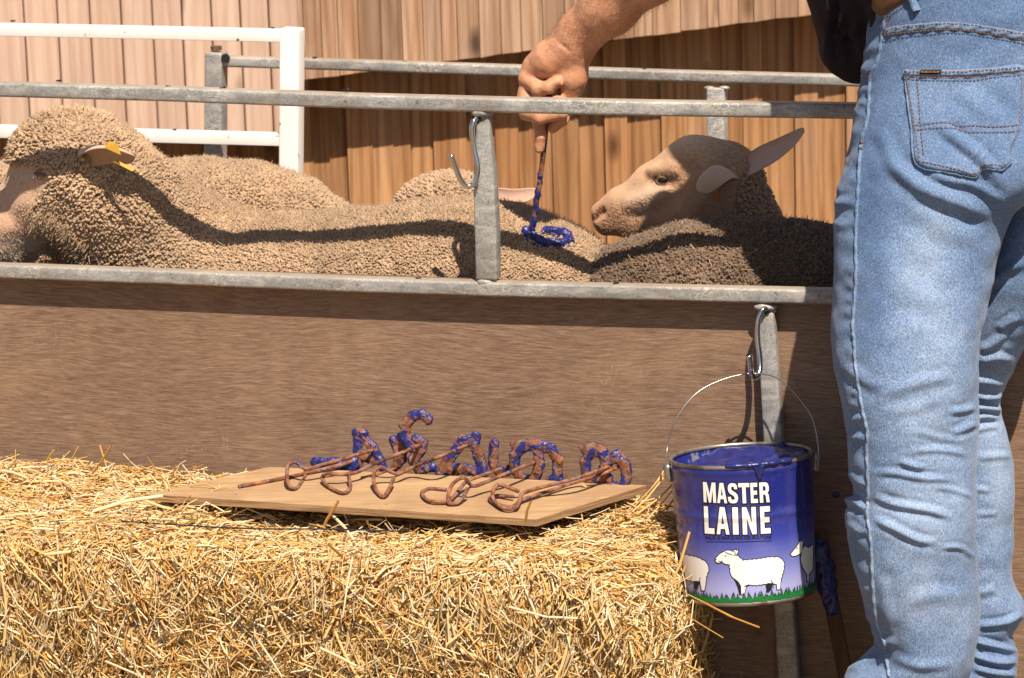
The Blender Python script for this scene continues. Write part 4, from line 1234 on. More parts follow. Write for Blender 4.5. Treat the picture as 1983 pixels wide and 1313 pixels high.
def locks(name, parent, P, N, r, ln, tint, flow=None, sides=4, lean=0.55, var=0.06, strand=0):
    """Tight curls of fleece: one small rounded, leaning tuft per point."""
    n = len(P)
    r = np.broadcast_to(np.asarray(r, float), (n,)) * rng.uniform(.55, 1.35, n); an = rng.uniform(.60, 1.0, n)
    ln = np.broadcast_to(np.asarray(ln, float), (n,)) * rng.uniform(.5, 1.6, n)
    D = N + lean * 0.6 * rng.normal(size=(n, 3)) + (0 if flow is None else flow)
    D /= np.linalg.norm(D, axis=1)[:, None]
    ref = rng.normal(size=(n, 3)); U = np.cross(D, ref); U /= np.linalg.norm(U, axis=1)[:, None]; X = np.cross(D, U)
    prof = [(-0.2, 1.0), (0.62, .82)]
    V = np.empty((n, len(prof) * sides + 1, 3), np.float32)
    bend = U * (ln * rng.uniform(-.25, .25, n))[:, None]
    for i, (h, w) in enumerate(prof):
        c = P + D * (ln * h)[:, None] + bend * (h * h if h > 0 else 0)
        for j in range(sides):
            a = 2 * math.pi * j / sides + i * 0.5
            rj = r * w * rng.uniform(.78, 1.15, n)
            V[:, i * sides + j] = c + U * (rj * math.cos(a))[:, None] + X * (rj * an * math.sin(a))[:, None]
    V[:, -1] = P + D * (ln * 1.0)[:, None] + bend
    per = V.shape[1]
    q = []
    for i in range(len(prof) - 1):
        for j in range(sides):
            q.append([i * sides + j, i * sides + (j + 1) % sides, (i + 1) * sides + (j + 1) % sides, (i + 1) * sides + j])
    q4 = (np.arange(n)[:, None, None] * per + np.array(q)[None]).reshape(-1, 4)
    m = len(prof) - 1
    t3 = np.array([[m * sides + j, m * sides + (j + 1) % sides, per - 1] for j in range(sides)])
    q3 = (np.arange(n)[:, None, None] * per + t3[None]).reshape(-1, 3)
    me = bpy.data.meshes.new(name)
    VV = V.reshape(-1, 3)
    nq, nt = len(q4), len(q3)
    me.vertices.add(len(VV)); me.loops.add(nq * 4 + nt * 3); me.polygons.add(nq + nt)
    me.loops.foreach_set('vertex_index', np.concatenate([q4.ravel(), q3.ravel()]).astype(np.int32))
    me.polygons.foreach_set('loop_start', np.concatenate([np.arange(nq) * 4, nq * 4 + np.arange(nt) * 3]).astype(np.int32))
    me.vertices.foreach_set('co', (VV - wloc(parent)).astype(np.float32).ravel())
    me.update(calc_edges=True)
    me.polygons.foreach_set('use_smooth', np.ones(nq + nt, bool))
    me.materials.append(M['wool'])
    o = bpy.data.objects.new(name, me); COL.objects.link(o); o.parent = parent
    t = np.asarray(tint, float) * (1 + rng.normal(size=(n, 1)) * var) * (1 + 0.20 * vnoise(P, 10)[:, None] + .16 * vnoise(P, 45)[:, None])
    t = t * (1 + rng.normal(size=(n, 3)) * .015)
    set_tint(o, np.clip(t, 0.01, .8), per)
    o['kind'] = 'stuff'
    return o
def chain(pts, k=0.05):
    k = .02
    return [('c', a[0], b[0], a[1], b[1], k) for a, b in zip(pts[:-1], pts[1:])]
def leg(p, ztop, r0_=.035, r1_=.018):
    s, t = p
    return [('c', W(s, t, ztop), W(s + .01, t, ztop * .5), r0_ * 1.3, r0_ * .8, .03), ('c', W(s + .01, t, ztop * .5), W(s - .01, t, GZ + .03), r0_ * .7, r1_, .01), ('c', W(s - .01, t, GZ + .03), W(s - .025, t, GZ + .015), .02, .018, .01)]
def skin_tint(V, fn):
    t = np.array(fn(V))
    return t
def hide_mesh(name, V, Q, parent, col):
    o = mesh(name, V, Q, M['hide'], parent, smooth=True)
    set_tint(o, col, 1)
    return o
def ear(parent, axis, side, normal, width, cup, col_out, col_in, name='ear', n=18, m=11, th=.0028):
    """Leaf-shaped cupped ear along a curved axis."""
    A = smooth_line(axis, n)
    V = []
    cols = []
    for lay in (0, 1):
        for i in range(n):
            u = i / (n - 1)
            w = width * (1 - .30 * u) * max(1 - u ** 6, .0004) ** .5 * (.80 + .20 * min(1, u / .2))
            cp = cup * (1 - .55 * u)
            for j in range(m):
                v = -1 + 2 * j / (m - 1)
                ang = v * cp
                e = side * w * (math.sin(ang) / max(cp, .05) if cp > .05 else v) + normal * w * (1 - math.cos(ang)) / max(cp, .05)
                p = A[i] + e - normal * th * lay * (1 - .5 * abs(v))
                V.append(p); cols.append(col_in if lay == 0 else col_out)
    V = np.array(V); q = []
    for lay in (0, 1):
        for i in range(n - 1):
            for j in range(m - 1):
                b_ = lay * n * m + i * m + j
                f = (b_, b_ + 1, b_ + m + 1, b_ + m)
                q.append(f if lay == 0 else f[::-1])
    N_ = n * m
    for i in range(n - 1):
        for j in (0, m - 1):
            a, b_ = i * m + j, (i + 1) * m + j
            q.append((a, b_, b_ + N_, a + N_) if j == 0 else (b_, a, a + N_, b_ + N_))
    for j in range(m - 1):
        a = (n - 1) * m + j
        q.append((a, a + 1, a + 1 + N_, a + N_))
    o = mesh(name, V, q, M['hide'], parent, smooth=True)
    set_tint(o, np.array(cols), 1)
    return o
def bvh(V, Q): return BVHTree.FromPolygons([tuple(v) for v in V], [tuple(int(i) for i in q) for q in Q])
def cast(tree, x, y):
    d = ray(x, y); d = d / np.linalg.norm(d)
    h = tree.ray_cast(Vector(cam_pos), Vector(d))
    return (np.array(h[0]), np.array(h[1])) if h[0] is not None else (None, None)
def eye(parent, tree, x, y, r, w, h, tilt=0.0, shut=0.0):
    p, nrm = cast(tree, x, y)
    if p is None: return
    if nrm @ fwd > 0: nrm = -nrm
    c = p - nrm * r * 0.62
    def uv(a, b): return [c + r * (math.sin(b) * math.cos(a) * ex + math.sin(b) * math.sin(a) * ey + math.cos(b) * nrm)]
    ex = RC - nrm * (RC @ nrm); ex /= np.linalg.norm(ex)
    ey = np.cross(nrm, ex); ey = ey if ey @ UC > 0 else -ey
    V, Fc = [], []
    nb, na = 12, 24
    for i in range(nb + 1):
        for j in range(na):
            a, b = 2 * math.pi * j / na, math.pi * .55 * i / nb
            V.append(c + r * (math.sin(b) * math.cos(a) * ex + math.sin(b) * math.sin(a) * ey + math.cos(b) * nrm))
    Fc = [(i * na + j, (i + 1) * na + j, (i + 1) * na + (j + 1) % na, i * na + (j + 1) % na) for i in range(nb) for j in range(na)]
    e = mesh('eye', V, Fc, M['iris'], parent, smooth=True)
    V = []
    for i in range(6):
        for j in range(20):
            a = 2 * math.pi * j / 20; q = i / 5
            ox, oy = math.cos(a) * r * .62 * q, math.sin(a) * r * .30 * q
            V.append(c + ex * ox + ey * oy + nrm * (math.sqrt(max(r * r - ox * ox - oy * oy, 0)) + .0004))
    Fc = [(i * 20 + j, (i + 1) * 20 + j, (i + 1) * 20 + (j + 1) % 20, i * 20 + (j + 1) % 20) for i in range(5) for j in range(20)]
    mesh('pupil', V, Fc, M['pupil'], e, smooth=True)
    # lids: two thick arcs
    ct, st = math.cos(tilt), math.sin(tilt)
    for sgn, lift in ((1, 1.0 - 1.5 * shut), (-1, 0.8)):
        pts = []
        for u in np.linspace(-1, 1, 17):
            ox, oy = u * w, sgn * h * lift * (1 - u * u)
            ox, oy = ox * ct - oy * st, ox * st + oy * ct
            d2 = ox * ox + oy * oy
            pts.append(c + ex * ox + ey * oy + nrm * (math.sqrt(max(r * r - d2, (r * .42) ** 2)) * 1.02 + .0006))
        rr = .0021 * (1 + .9 * (1 - np.linspace(-1, 1, 17) ** 2)) if sgn > 0 else .0019 * np.ones(17)
        V, Fc = tube(pts, rr, 8)
        mesh('eyelid', V, Fc, M['lid'], parent, smooth=True)
    return c, nrm, ex, ey

WOOL = np.array((0.42, 0.287, 0.180))
# ---- sheep with its head over the rail at the left (front row)
shA = thing('sheep', 'woolly cream sheep nearest the rail with a yellow tag in its ear', 'sheep', W(-.35, .27, GZ), 'sheep in the pen')
tA = .27
bodyA = chain([(top(330, 452, .24, .135), .135), (top(450, 433, tA, .165), .165), (top(560, 419, tA, .178), .178), (top(700, 413, tA, .18), .18), (top(820, 399, tA, .18), .18), (top(905, 391, tA, .18), .18), (top(985, 407, tA, .172), .172), (top(1045, 432, tA, .155), .155), (top(1085, 466, tA - .02, .125), .125), (top(1112, 494, tA - .035, .105), .105)], .06)
hA = .16
neckA = chain([(PT(170, 335, hA + .03), .092), (PT(230, 400, .17), .108), (PT(310, 500, .22), .138), (PT(420, 575, .25), .16)], .05)
headA = [('c', PT(165, 325, hA), PT(115, 375, hA), .086, .074, .05), ('c', PT(90, 372, hA + .01), PT(10, 440, hA + .01), .064, .046, .05), ('c', PT(10, 440, hA - .01), PT(-60, 478, hA - .015), .046, .040, .03),
         ('c', PT(110, 420, hA + .02), PT(30, 475, hA + .01), .050, .030, .03), ('e', PT(100, 290, hA + .005), (.062, .055, .058), None, .04)]
mouthA = [('c', PT(-20, 477, hA - .055), PT(34, 455, hA - .050), .004, .003, .006, 'sub')]
legsA = leg((-.52, .22), .45) + leg((-.52, .34), .45) + leg((.06, .2), .45) + leg((.06, .34), .45)
prA = bodyA + neckA + headA + mouthA + legsA + [('e', W(-.25, tA, .36), (.40, .17, .17), np.array([FU, FN, KZ]), .05)]
VA, QA = blob(prA, .008, noise=lambda G: .0035 * vnoise(G, 26) + .0034 * vnoise(G, 48))
faceA = [(-200, 200), (12, 300), (24, 318), (52, 318), (75, 322), (104, 332), (98, 350), (88, 365), (72, 382), (58, 405), (62, 440), (92, 470), (98, 560), (-200, 560)]
def colA(V):
    x, y = pix(V)
    c = np.tile(np.array((0.50, 0.33, 0.22)), (len(V), 1))
    f = np.exp(-(((x - 40) / 60) ** 2 + ((y - 470) / 45) ** 2))[:, None]
    c = c * (1 - f) + np.array((0.50, 0.36, 0.28)) * f
    f = np.exp(-(((x - 5) / 50) ** 2 + ((y - 420) / 40) ** 2))[:, None]
    c = c * (1 - .6 * f) + np.array((0.56, 0.30, 0.19)) * .6 * f
    w = ~in_poly(x, y, faceA)
    c[w] = WOOL * .45
    return c
hide_mesh('body', VA, QA, shA, colA(VA))
def keepA(P):
    x, y = pix(P)
    return ~in_poly(x, y, faceA) & (P[:, 2] > .55)
P, N = sample(VA, QA, .0040, keepA)
xk, yk = pix(P)
thin = (rng.random(len(P)) < .62) | (xk > 380 + 60 * rng.normal(size=len(P)))
P, N = P[thin], N[thin]
x, y = pix(P)
headz = np.clip((330 - x) / 120, 0, 1) * np.clip((460 - y) / 90, 0, 1)
flow = np.array([0, 0, -.35])[None] * np.ones((len(P), 1))
locks('fleece', shA, P, N, .0029 + .0006 * np.clip((420 - x) / 120, 0, 1), .0048 + .004 * headz * (vnoise(P, 20) > -.1), WOOL * (1 + .06 * headz[:, None]), flow)
# beard: longer strands under the cheek and the fuzzy edge of the face
def strands(parent, P, N, L, R, tint, flow, name='fleece_strands', spread=.5, mat='wool', nw=1.0):
    n = len(P)
    D = N * nw + spread * rng.normal(size=(n, 3)) + flow; D /= np.linalg.norm(D, axis=1)[:, None]
    L = L * rng.uniform(.6, 1.3, n)
    V, F_, per = straws(P + D * (L * .42)[:, None], D, L, np.full(n, R) * rng.uniform(.7, 1.3, n), rng.normal(size=n) * L * .18, 2, 3, .8)
    o = mesh(name, V, F_, M[mat], parent, smooth=True)
    set_tint(o, np.clip(np.asarray(tint) * (1 + rng.normal(size=(n, 1)) * .15), .02, .9), per)
    o['kind'] = 'stuff'
    return o
beard = [(52, 400), (110, 410), (170, 470), (175, 520), (90, 520), (62, 450)]
m = in_poly(x, y, beard) & (N @ fwd < .2)
idx = np.repeat(np.where(m)[0], 2)
strands(shA, P[idx] + rng.normal(size=(len(idx), 3)) * .002, N[idx], .015, .0005, WOOL * 1.15, np.array([-.3, 0, -.9]))
m = (N @ fwd > -.75)
idx = rng.choice(np.where(m)[0], 14000)
strands(shA, P[idx] + N[idx] * .004, N[idx], .0070, .00030, WOOL * 1.1, np.array([0, 0, 0]), spread=.8)
# short face hair
Pf, Nf = sample(VA, QA, .0034, lambda P: in_poly(*pix(P), faceA) & (P[:, 2] > .5) & (pix(P)[0] > -40))
xf, yf = pix(Pf)
chin = (yf > 455) & (xf < 70)
fc = np.where(chin[:, None], np.array((.74, .60, .46)), np.array((.70, .47, .31)))
strands(shA, Pf, Nf, np.where(chin, .0065, .0045), .00028, fc, np.array([.5, 0, -.5]), 'face_hair', .25, nw=.3)
tree = bvh(VA, QA)
eye(shA, tree, 78, 337, .012, .0135, .0055, -.12, .75)
pe, ne = cast(tree, 78, 340)
if pe is not None:
    n_ = 14
    s_ = np.linspace(-.010, .012, n_)
    Pl = pe + RC * s_[:, None] + UC * (.0035 - 18 * s_ ** 2)[:, None] - fwd * .006
    strands(shA, Pl, np.tile(-fwd, (n_, 1)), .008, .00022, np.array((.7, .58, .45)), -UC * 1.6, 'eyelash', .25)
sideE = UC * .9 - fwd * .35
sideE /= np.linalg.norm(sideE)
ear(shA, [PT(154, 300, .085), PT(185, 290, .058), PT(222, 293, .046), PT(262, 306, .044)], UC * .42 - fwd * .90, -UC * .90 - fwd * .42, .038, 1.25, np.array((.56, .38, .25)), np.array((.36, .21, .13)), th=.007)
def ear_tag(parent, pts, mat, th=.0018):
    V = np.array(pts); n_ = np.cross(V[1] - V[0], V[2] - V[0]); n_ /= np.linalg.norm(n_)
    o = mesh('ear_tag', np.concatenate([V, V + n_ * th]), [(3, 2, 1, 0), (4, 5, 6, 7)] + [(i, (i + 1) % 4, 4 + (i + 1) % 4, 4 + i) for i in range(4)], M[mat], parent)
    return o
ear_tag(shA, [PT(203, 286, .014), PT(234, 300, .004), PT(228, 279, .010), PT(213, 273, .018)], 'tagplastic')
ear_tag(shA, [PT(220, 314, .016), PT(256, 333, .008), PT(262, 329, .012), PT(226, 311, .020)], 'tagplastic')
# smear of fresh paint where the iron is pressed on the back
# ---- sheep behind it
shB = thing('sheep', 'woolly cream sheep standing in the second row close behind the left sheep, head hidden', 'sheep', W(-.5, .56, GZ), 'sheep in the pen')
tB = .56
prB = chain([(top(-140, 330, tB, .15), .15), (top(0, 322, tB, .15), .15), (top(150, 322, tB, .155), .155), (top(300, 321, tB, .16), .16), (top(400, 313, tB, .16), .16), (top(475, 319, tB, .155), .155), (top(545, 344, tB, .145), .145), (top(605, 385, tB, .125), .125)], .06)
prB += leg((-.75, .5), .5) + leg((-.75, .62), .5) + leg((-.36, .5), .5) + leg((-.36, .62), .5)
prB += chain([(top(-140, 330, tB, .11), .11), (PT(-260, 330, tB), .10), (PT(-330, 360, tB), .075), (PT(-400, 430, tB), .05)], .05)
VB, QB = blob(prB, .009, noise=lambda G: .004 * vnoise(G, 22) + .0034 * vnoise(G, 46))
hide_mesh('body', VB, QB, shB, np.tile(WOOL * .45, (len(VB), 1)))
P, N = sample(VB, QB, .0045, lambda P: (P[:, 2] > .60))
locks('fleece', shB, P, N, .0032, .0062, WOOL * .97, np.array([0, 0, -.35])[None])
idx = rng.choice(np.where(N[:, 2] > .2)[0], 5000)
strands(shB, P[idx] + N[idx] * .005, N[idx], .0075, .00032, WOOL * 1.1, np.array([0, 0, 0]), spread=.8)
# ---- small sheep whose poll and one ear show
shC = thing('sheep', 'half hidden sheep showing only its woolly poll and one pink ear beside the post', 'sheep', W(-.1, .58, GZ), 'sheep in the pen')
tC = .60
prC = [('e', PT(856, 425, tC), (.090, .075, .078), None, .03), ('c', PT(856, 430, tC), PT(780, 500, tC - .03), .07, .045, .03), ('c', PT(890, 440, tC), PT(960, 540, tC + .02), .075, .11, .05), ('e', PT(920, 372, tC), (.030, .03, .022), None, .03)]
prC += chain([(PT(960, 560, tC + .02), .11), (PT(1080, 640, tC + .03), .14), (PT(1350, 640, tC + .12), .14)], .05) + leg((.0, .58), .45) + leg((.0, .68), .45) + leg((.28, .66), .45) + leg((.28, .76), .45)
VC, QC = blob(prC, .008, noise=lambda G: .003 * vnoise(G, 26))
hide_mesh('body', VC, QC, shC, np.tile(WOOL * .45, (len(VC), 1)))
P, N = sample(VC, QC, .0056, lambda P: (P[:, 2] > .62))
locks('fleece', shC, P, N, .0038, .0064, WOOL * .95, np.array([0, 0, -.3])[None])
ear(shC, [PT(955, 378, tC - .04), PT(985, 382, tC - .05), PT(1015, 379, tC - .055), PT(1042, 371, tC - .06)], UC * .95 + RC * .1, -fwd * .9 + RC * .2, .019, .9, np.array((.58, .40, .31)), np.array((.62, .38, .29)))
# ---- bare-faced sheep looking left
shD = thing('sheep', 'pale bare faced sheep looking left with its ear stuck out and an orange ear stud', 'sheep', W(.55, .50, GZ), 'sheep in the pen')
tD = .46
cD = lambda x, y, dt=0: PT(x, y, tD + dt)
prD = [('c', cD(1172, 416), cD(1216, 394), .0225, .0290, .014), ('c', cD(1216, 394), cD(1272, 364), .029, .042, .02), ('c', cD(1272, 362), cD(1345, 330), .042, .051, .02), ('c', cD(1345, 325), cD(1405, 335), .052, .054, .03),
       ('c', cD(1172, 440), cD(1240, 428), .0145, .026, .02), ('c', cD(1240, 428), cD(1330, 410), .030, .047, .03), ('c', cD(1330, 405), cD(1400, 385), .047, .056, .04),
       ('c', cD(1400, 360), cD(1438, 425, .02), .056, .052, .03), ('c', cD(1438, 425, .02), cD(1500, 600, .05), .052, .11, .03),
       ('e', cD(1292, 328, -.022), (.020, .016, .013), None, .012), ('e', cD(1292, 325, .022), (.020, .016, .013), None, .012),
       ('c', cD(1162, 409), cD(1198, 392), .0150, .0255, .008), ('c', cD(1164, 432), cD(1174, 438), .012, .012, .008),
       ('c', cD(1153, 424, -.013), cD(1167, 408, -.019), .0042, .0062, .005, 'sub'), ('c', cD(1144, 436, -.007), cD(1168, 447, -.014), .0036, .0028, .004, 'sub'), ('c', cD(1168, 447, -.014), cD(1200, 452, -.023), .0026, .0014, .004, 'sub'), ('c', cD(1222, 392, -.030), cD(1282, 374, -.047), .013, .016, .012), ('c', cD(1262, 330, -.036), cD(1310, 326, -.046), .010, .012, .010),
       ('c', cD(1262, 352, -.050), cD(1300, 352, -.058), .007, .007, .010, 'sub')]
prD += chain([(cD(1510, 620, .05), .115), (cD(1650, 640, .05), .15), (cD(1900, 640, .05), .15), (cD(2040, 640, .05), .13)], .05) + leg((.45, .45), .4) + leg((.45, .57), .4) + leg((.85, .45), .4) + leg((.85, .57), .4)
VD, QD = blob(prD, .0048, noise=lambda G: .0009 * vnoise(G, 55))
woolD = [(1418, 430), (1428, 370), (1440, 335), (1462, 330), (1600, 330), (2300, 500), (2300, 900), (1380, 900), (1400, 470)]
def colD(V):
    x, y = pix(V)
    c = np.tile(np.array((0.50, 0.295, 0.17)), (len(V), 1)) * (1 + .16 * vnoise(V, 28) + .12 * vnoise(V, 75))[:, None]
    def spot(cx, cy, rx, ry, col, k):
        f = k * np.exp(-(((x - cx) / rx) ** 2 + ((y - cy) / ry) ** 2))[:, None]
        return c * (1 - f) + np.array(col) * f
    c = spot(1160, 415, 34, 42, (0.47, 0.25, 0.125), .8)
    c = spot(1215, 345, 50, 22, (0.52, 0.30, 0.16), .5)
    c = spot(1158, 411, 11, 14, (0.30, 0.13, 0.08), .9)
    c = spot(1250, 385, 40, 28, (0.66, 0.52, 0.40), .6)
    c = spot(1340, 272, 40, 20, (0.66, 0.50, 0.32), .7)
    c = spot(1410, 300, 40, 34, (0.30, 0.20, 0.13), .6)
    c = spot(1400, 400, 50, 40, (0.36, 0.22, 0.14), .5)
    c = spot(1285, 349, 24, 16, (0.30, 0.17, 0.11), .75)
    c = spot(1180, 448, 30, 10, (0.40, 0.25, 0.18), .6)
    w = in_poly(x, y, woolD)
    c[w] = WOOL * .4
    return c
hide_mesh('body', VD, QD, shD, colD(VD))
P, N = sample(VD, QD, .0052, lambda P: in_poly(*pix(P), woolD) & (P[:, 2] > .60))
locks('fleece', shD, P, N, .0041, .0062, WOOL * .80, np.array([0, 0, -.3])[None])
Pf, Nf = sample(VD, QD, .0030, lambda P: (~in_poly(*pix(P), woolD)) & (P[:, 2] > .66))
strands(shD, Pf, Nf, .0050, .00030, colD(Pf) * 1.22 * (1 + .12 * rng.normal(size=(len(Pf), 1))), (FU * .9 - KZ * .5), 'face_hair', .18, nw=.22)
tree = bvh(VD, QD)
eye(shD, tree, 1284, 348, .0150, .0170, .0122, -.10)
up_ = UC * .85 - fwd * .2
ear(shD, [cD(1440, 318, -.02), cD(1470, 305, -.03), cD(1515, 283, -.035), cD(1558, 256, -.035)], UC * .92 + RC * .38, -fwd * .85 + UC * -.25, .034, .85, np.array((.50, .33, .25)), np.array((.58, .39, .31)))
ear(shD, [cD(1414, 330, -.045), cD(1396, 326, -.085), cD(1374, 345, -.108), cD(1354, 374, -.110)], RC * .84 - UC * .46 - fwd * .1, fwd * .60 - UC * .55 + RC * .25, .029, 1.45, np.array((.60, .42, .30)), np.array((.34, .19, .12)), th=.004)
V, Q = blob([('c', cD(1387, 372, -.072), cD(1389, 386, -.070), .0035, .003, .002)], .0012)
mesh('ear_stud', V, Q, M['orangetag'], shD, smooth=True)
# ---- dark sheep in front of it
DARK = np.array((0.178, 0.116, 0.074))
shE = thing('sheep', 'dark brown woolly sheep at the right with its back to the rail beside the man', 'sheep', W(.5, .24, GZ), 'sheep in the pen')
tE = .245
prE = chain([(top(1222, 482, tE, .085), .085), (top(1255, 466, tE, .125), .125), (top(1300, 455, tE, .15), .15), (top(1350, 440, tE, .155), .155), (top(1410, 430, tE, .158), .158), (top(1470, 431, tE, .16), .16), (top(1540, 440, tE, .16), .16), (top(1620, 455, tE, .16), .16), (top(1760, 460, tE, .16), .16), (top(1880, 470, tE, .15), .15)], .05)
prE += leg((.30, .18), .45) + leg((.30, .30), .45) + leg((.74, .18), .45) + leg((.74, .30), .45)
prE += chain([(top(1880, 470, tE, .10), .10), (PT(1990, 440, tE), .085), (PT(2080, 400, tE), .07), (PT(2180, 440, tE), .045)], .05)
VE, QE = blob(prE, .009, noise=lambda G: .004 * vnoise(G, 24) + .0034 * vnoise(G, 48))
hide_mesh('body', VE, QE, shE, np.tile(DARK * .4, (len(VE), 1)))
P, N = sample(VE, QE, .0046, lambda P: (P[:, 2] > .58))
locks('fleece', shE, P, N, .0033, .0060, DARK, np.array([0, 0, -.2])[None], var=.14)
idx = rng.choice(np.where(N[:, 2] > .1)[0], 6000)
strands(shE, P[idx] + N[idx] * .005, N[idx], .0075, .0004, DARK * 1.25, np.array([0, 0, 0]), spread=.8)
# loose chaff caught in the fleece
for tr, reg, cnt, par in ((bvh(VA, QA), (400, 1080, 395, 500), 26, shA), (bvh(VE, QE), (1200, 1560, 440, 530), 26, shE), (bvh(VB, QB), (320, 600, 320, 400), 8, shB)):
    Pc, Dc = [], []
    for _ in range(cnt):
        p, n_ = cast(tr, random.uniform(reg[0], reg[1]), random.uniform(reg[2], reg[3]))
        if p is None: continue
        if n_ @ fwd > 0: n_ = -n_
        d = rng.normal(size=3); d -= n_ * (d @ n_) * .8; d /= np.linalg.norm(d)
        Pc.append(p + n_ * .010); Dc.append(d)
    Pc, Dc = np.array(Pc), np.array(Dc); k_ = len(Pc)
    V, F_, per = straws(Pc, Dc, rng.uniform(.008, .03, k_), np.full(k_, .0005), np.full(k_, .001))
    o = mesh('chaff', V, F_, M['straw'], par); set_tint(o, TINTS[rng.integers(0, 5, k_)], per); o['kind'] = 'stuff'
# fresh paint on the back of the front sheep, letter pressed on by the held iron
tree = bvh(VA, QA)
LET = [(1018, 448), (1030, 458), (1046, 468), (1066, 474), (1086, 474), (1102, 466), (1094, 455), (1074, 452), (1058, 449)]
lp = []
for x_, y_ in LET:
    p, n_ = cast(tree, x_, y_)
    lp.append(PT(x_, y_, .27) if p is None else p - fwd * .006 + UC * .003)
lp = smooth_line(lp, 30)
V, Q = blob([('c', a, b, .0065, .0065, .003) for a, b in zip(lp[:-1], lp[1:])], .0014, noise=lambda G: .0022 * vnoise(G, 170) + .0010 * vnoise(G, 420))
pm_letter = (V, Q)
sm = [('e', lp[i] + RC * random.uniform(-.006, .006) - UC * random.uniform(.002, .012), np.array([.006, .004, .004]) * random.uniform(.5, 1.1), None, .004) for i in list(range(30)) * 2]
V, Q = blob(sm, .0016, noise=lambda G: .0035 * vnoise(G, 260))
mesh('paint_mark', V, Q, M['paint'], shA, smooth=True)
# ------------------------------------------------------------------ man leaning over the hurdle
TM = -.16
pxm = px2m(PT(1780, 700, TM))
man = thing('person', 'person in faded blue jeans and black shirt leaning over the rail to mark a sheep', 'person', W(.62, TM, GZ))
def m_denim(name, lo, mid, hi):
    b = NB(name)
    at = b.attr('wear').outputs['Fac']
    tw = b.noise(1.0, 2, 0.6, 0.0, b.map((800, 800, 260), rot=(0, math.radians(24), 0)))
    fl = b.noise(360, 3, 0.65)
    cl = b.noise(9, 4, 0.6)
    f = b.math('ADD', b.math('MULTIPLY', tw, 0.55), b.math('MULTIPLY', fl, 0.45))
    f = b.math('ADD', f, b.math('MULTIPLY', b.math('SUBTRACT', cl, 0.5), 0.30))
    f = b.math('ADD', f, b.math('MULTIPLY', at, 0.28))
    c = b.ramp(f, [(0.25, lo), (0.52, mid), (0.84, hi)])
    dirt = b.noise(5.5, 4, 0.6, 0, b.map(loc=(4, 4, 1)))
    c = b.mix(b.math('MULTIPLY', b.ramp(dirt, [(0.56, 0.0), (0.74, 1.0)]), 0.22), c, (0.26, 0.22, 0.20))
    return b.done(c, 0.85, normal=b.bump(tw, 0.35, 0.0010), spec=0.15, Sheen_Weight=0.1)
M['denim'] = m_denim('faded_denim', (0.026, 0.056, 0.145), (0.108, 0.175, 0.312), (0.39, 0.475, 0.61))
M['denim_seam'] = m_denim('worn_seam_denim', (0.04, 0.075, 0.17), (0.13, 0.20, 0.32), (0.40, 0.44, 0.50))
M['thread'] = m_plain('brown_thread', (0.22, 0.095, 0.035), 0.7)
M['leather'] = (lambda b: b.done(b.ramp(b.noise(40, 4), [(0.3, (0.05, 0.020, 0.008)), (0.7, (0.125, 0.052, 0.020))]), 0.5))(NB('brown_leather'))
def m_shirt():
    b = NB('black_cotton')
    n = b.noise(300, 3); cl = b.noise(12, 3)
    return b.done(b.ramp(cl, [(0.3, (0.010, 0.007, 0.011)), (0.7, (0.026, 0.018, 0.025))]), 0.85, normal=b.bump(n, 0.2, 0.001, b.bump(cl, 0.5, 0.012)), spec=0.2)
M['shirt'] = m_shirt()
def interp(tab, y):
    t = np.array(tab, float)
    # smooth monotone-ish interpolation
    return np.interp(y, t[:, 0], t[:, 1])
def smooth1(a, k=9):
    w = np.hanning(k + 2)[1:-1]; w /= w.sum()
    return np.convolve(np.pad(a, (k // 2, k // 2), mode='edge'), w, 'valid')
def strokes_disp(V, strokes):
    x, y = pix(V)
    d_out = np.zeros(len(V))
    for pts, amp, sg in strokes:
        P = np.array(pts, float)
        if len(P) > 2: P = smooth_line(np.column_stack([P, np.zeros(len(P))]), 4 * len(P))[:, :2]
        best = np.full(len(V), 1e9); tt = np.zeros(len(V))
        L = np.concatenate([[0], np.cumsum(np.linalg.norm(np.diff(P, axis=0), axis=1))]); Lt = L[-1]
        bb = (x > P[:, 0].min() - 4 * sg) & (x < P[:, 0].max() + 4 * sg) & (y > P[:, 1].min() - 4 * sg) & (y < P[:, 1].max() + 4 * sg)
        i_ = np.where(bb)[0]
        if not len(i_): continue
        xs, ys = x[i_], y[i_]; bs = np.full(len(i_), 1e9); ts = np.zeros(len(i_)); sd_ = np.zeros(len(i_))
        for k in range(len(P) - 1):
            a, b = P[k], P[k + 1]; d = b - a; l2 = max(d @ d, 1e-9)
            u = np.clip(((xs - a[0]) * d[0] + (ys - a[1]) * d[1]) / l2, 0, 1)
            ex, ey = xs - a[0] - u * d[0], ys - a[1] - u * d[1]
            q = np.hypot(ex, ey); m = q < bs
            bs[m] = q[m]; ts[m] = (L[k] + u[m] * math.sqrt(l2)) / Lt
            sd_[m] = np.sign(d[0] * ey[m] - d[1] * ex[m])
        taper = np.clip(np.minimum(ts, 1 - ts) / .25, 0, 1); taper = taper * taper * (3 - 2 * taper)
        e = bs / sg
        prof = np.exp(-e * e) - 0.42 * np.exp(-((e - 1.9) / .8) ** 2)     # groove with the cloth pushed up beside it
        d_out[i_] += amp * prof * taper
    return d_out
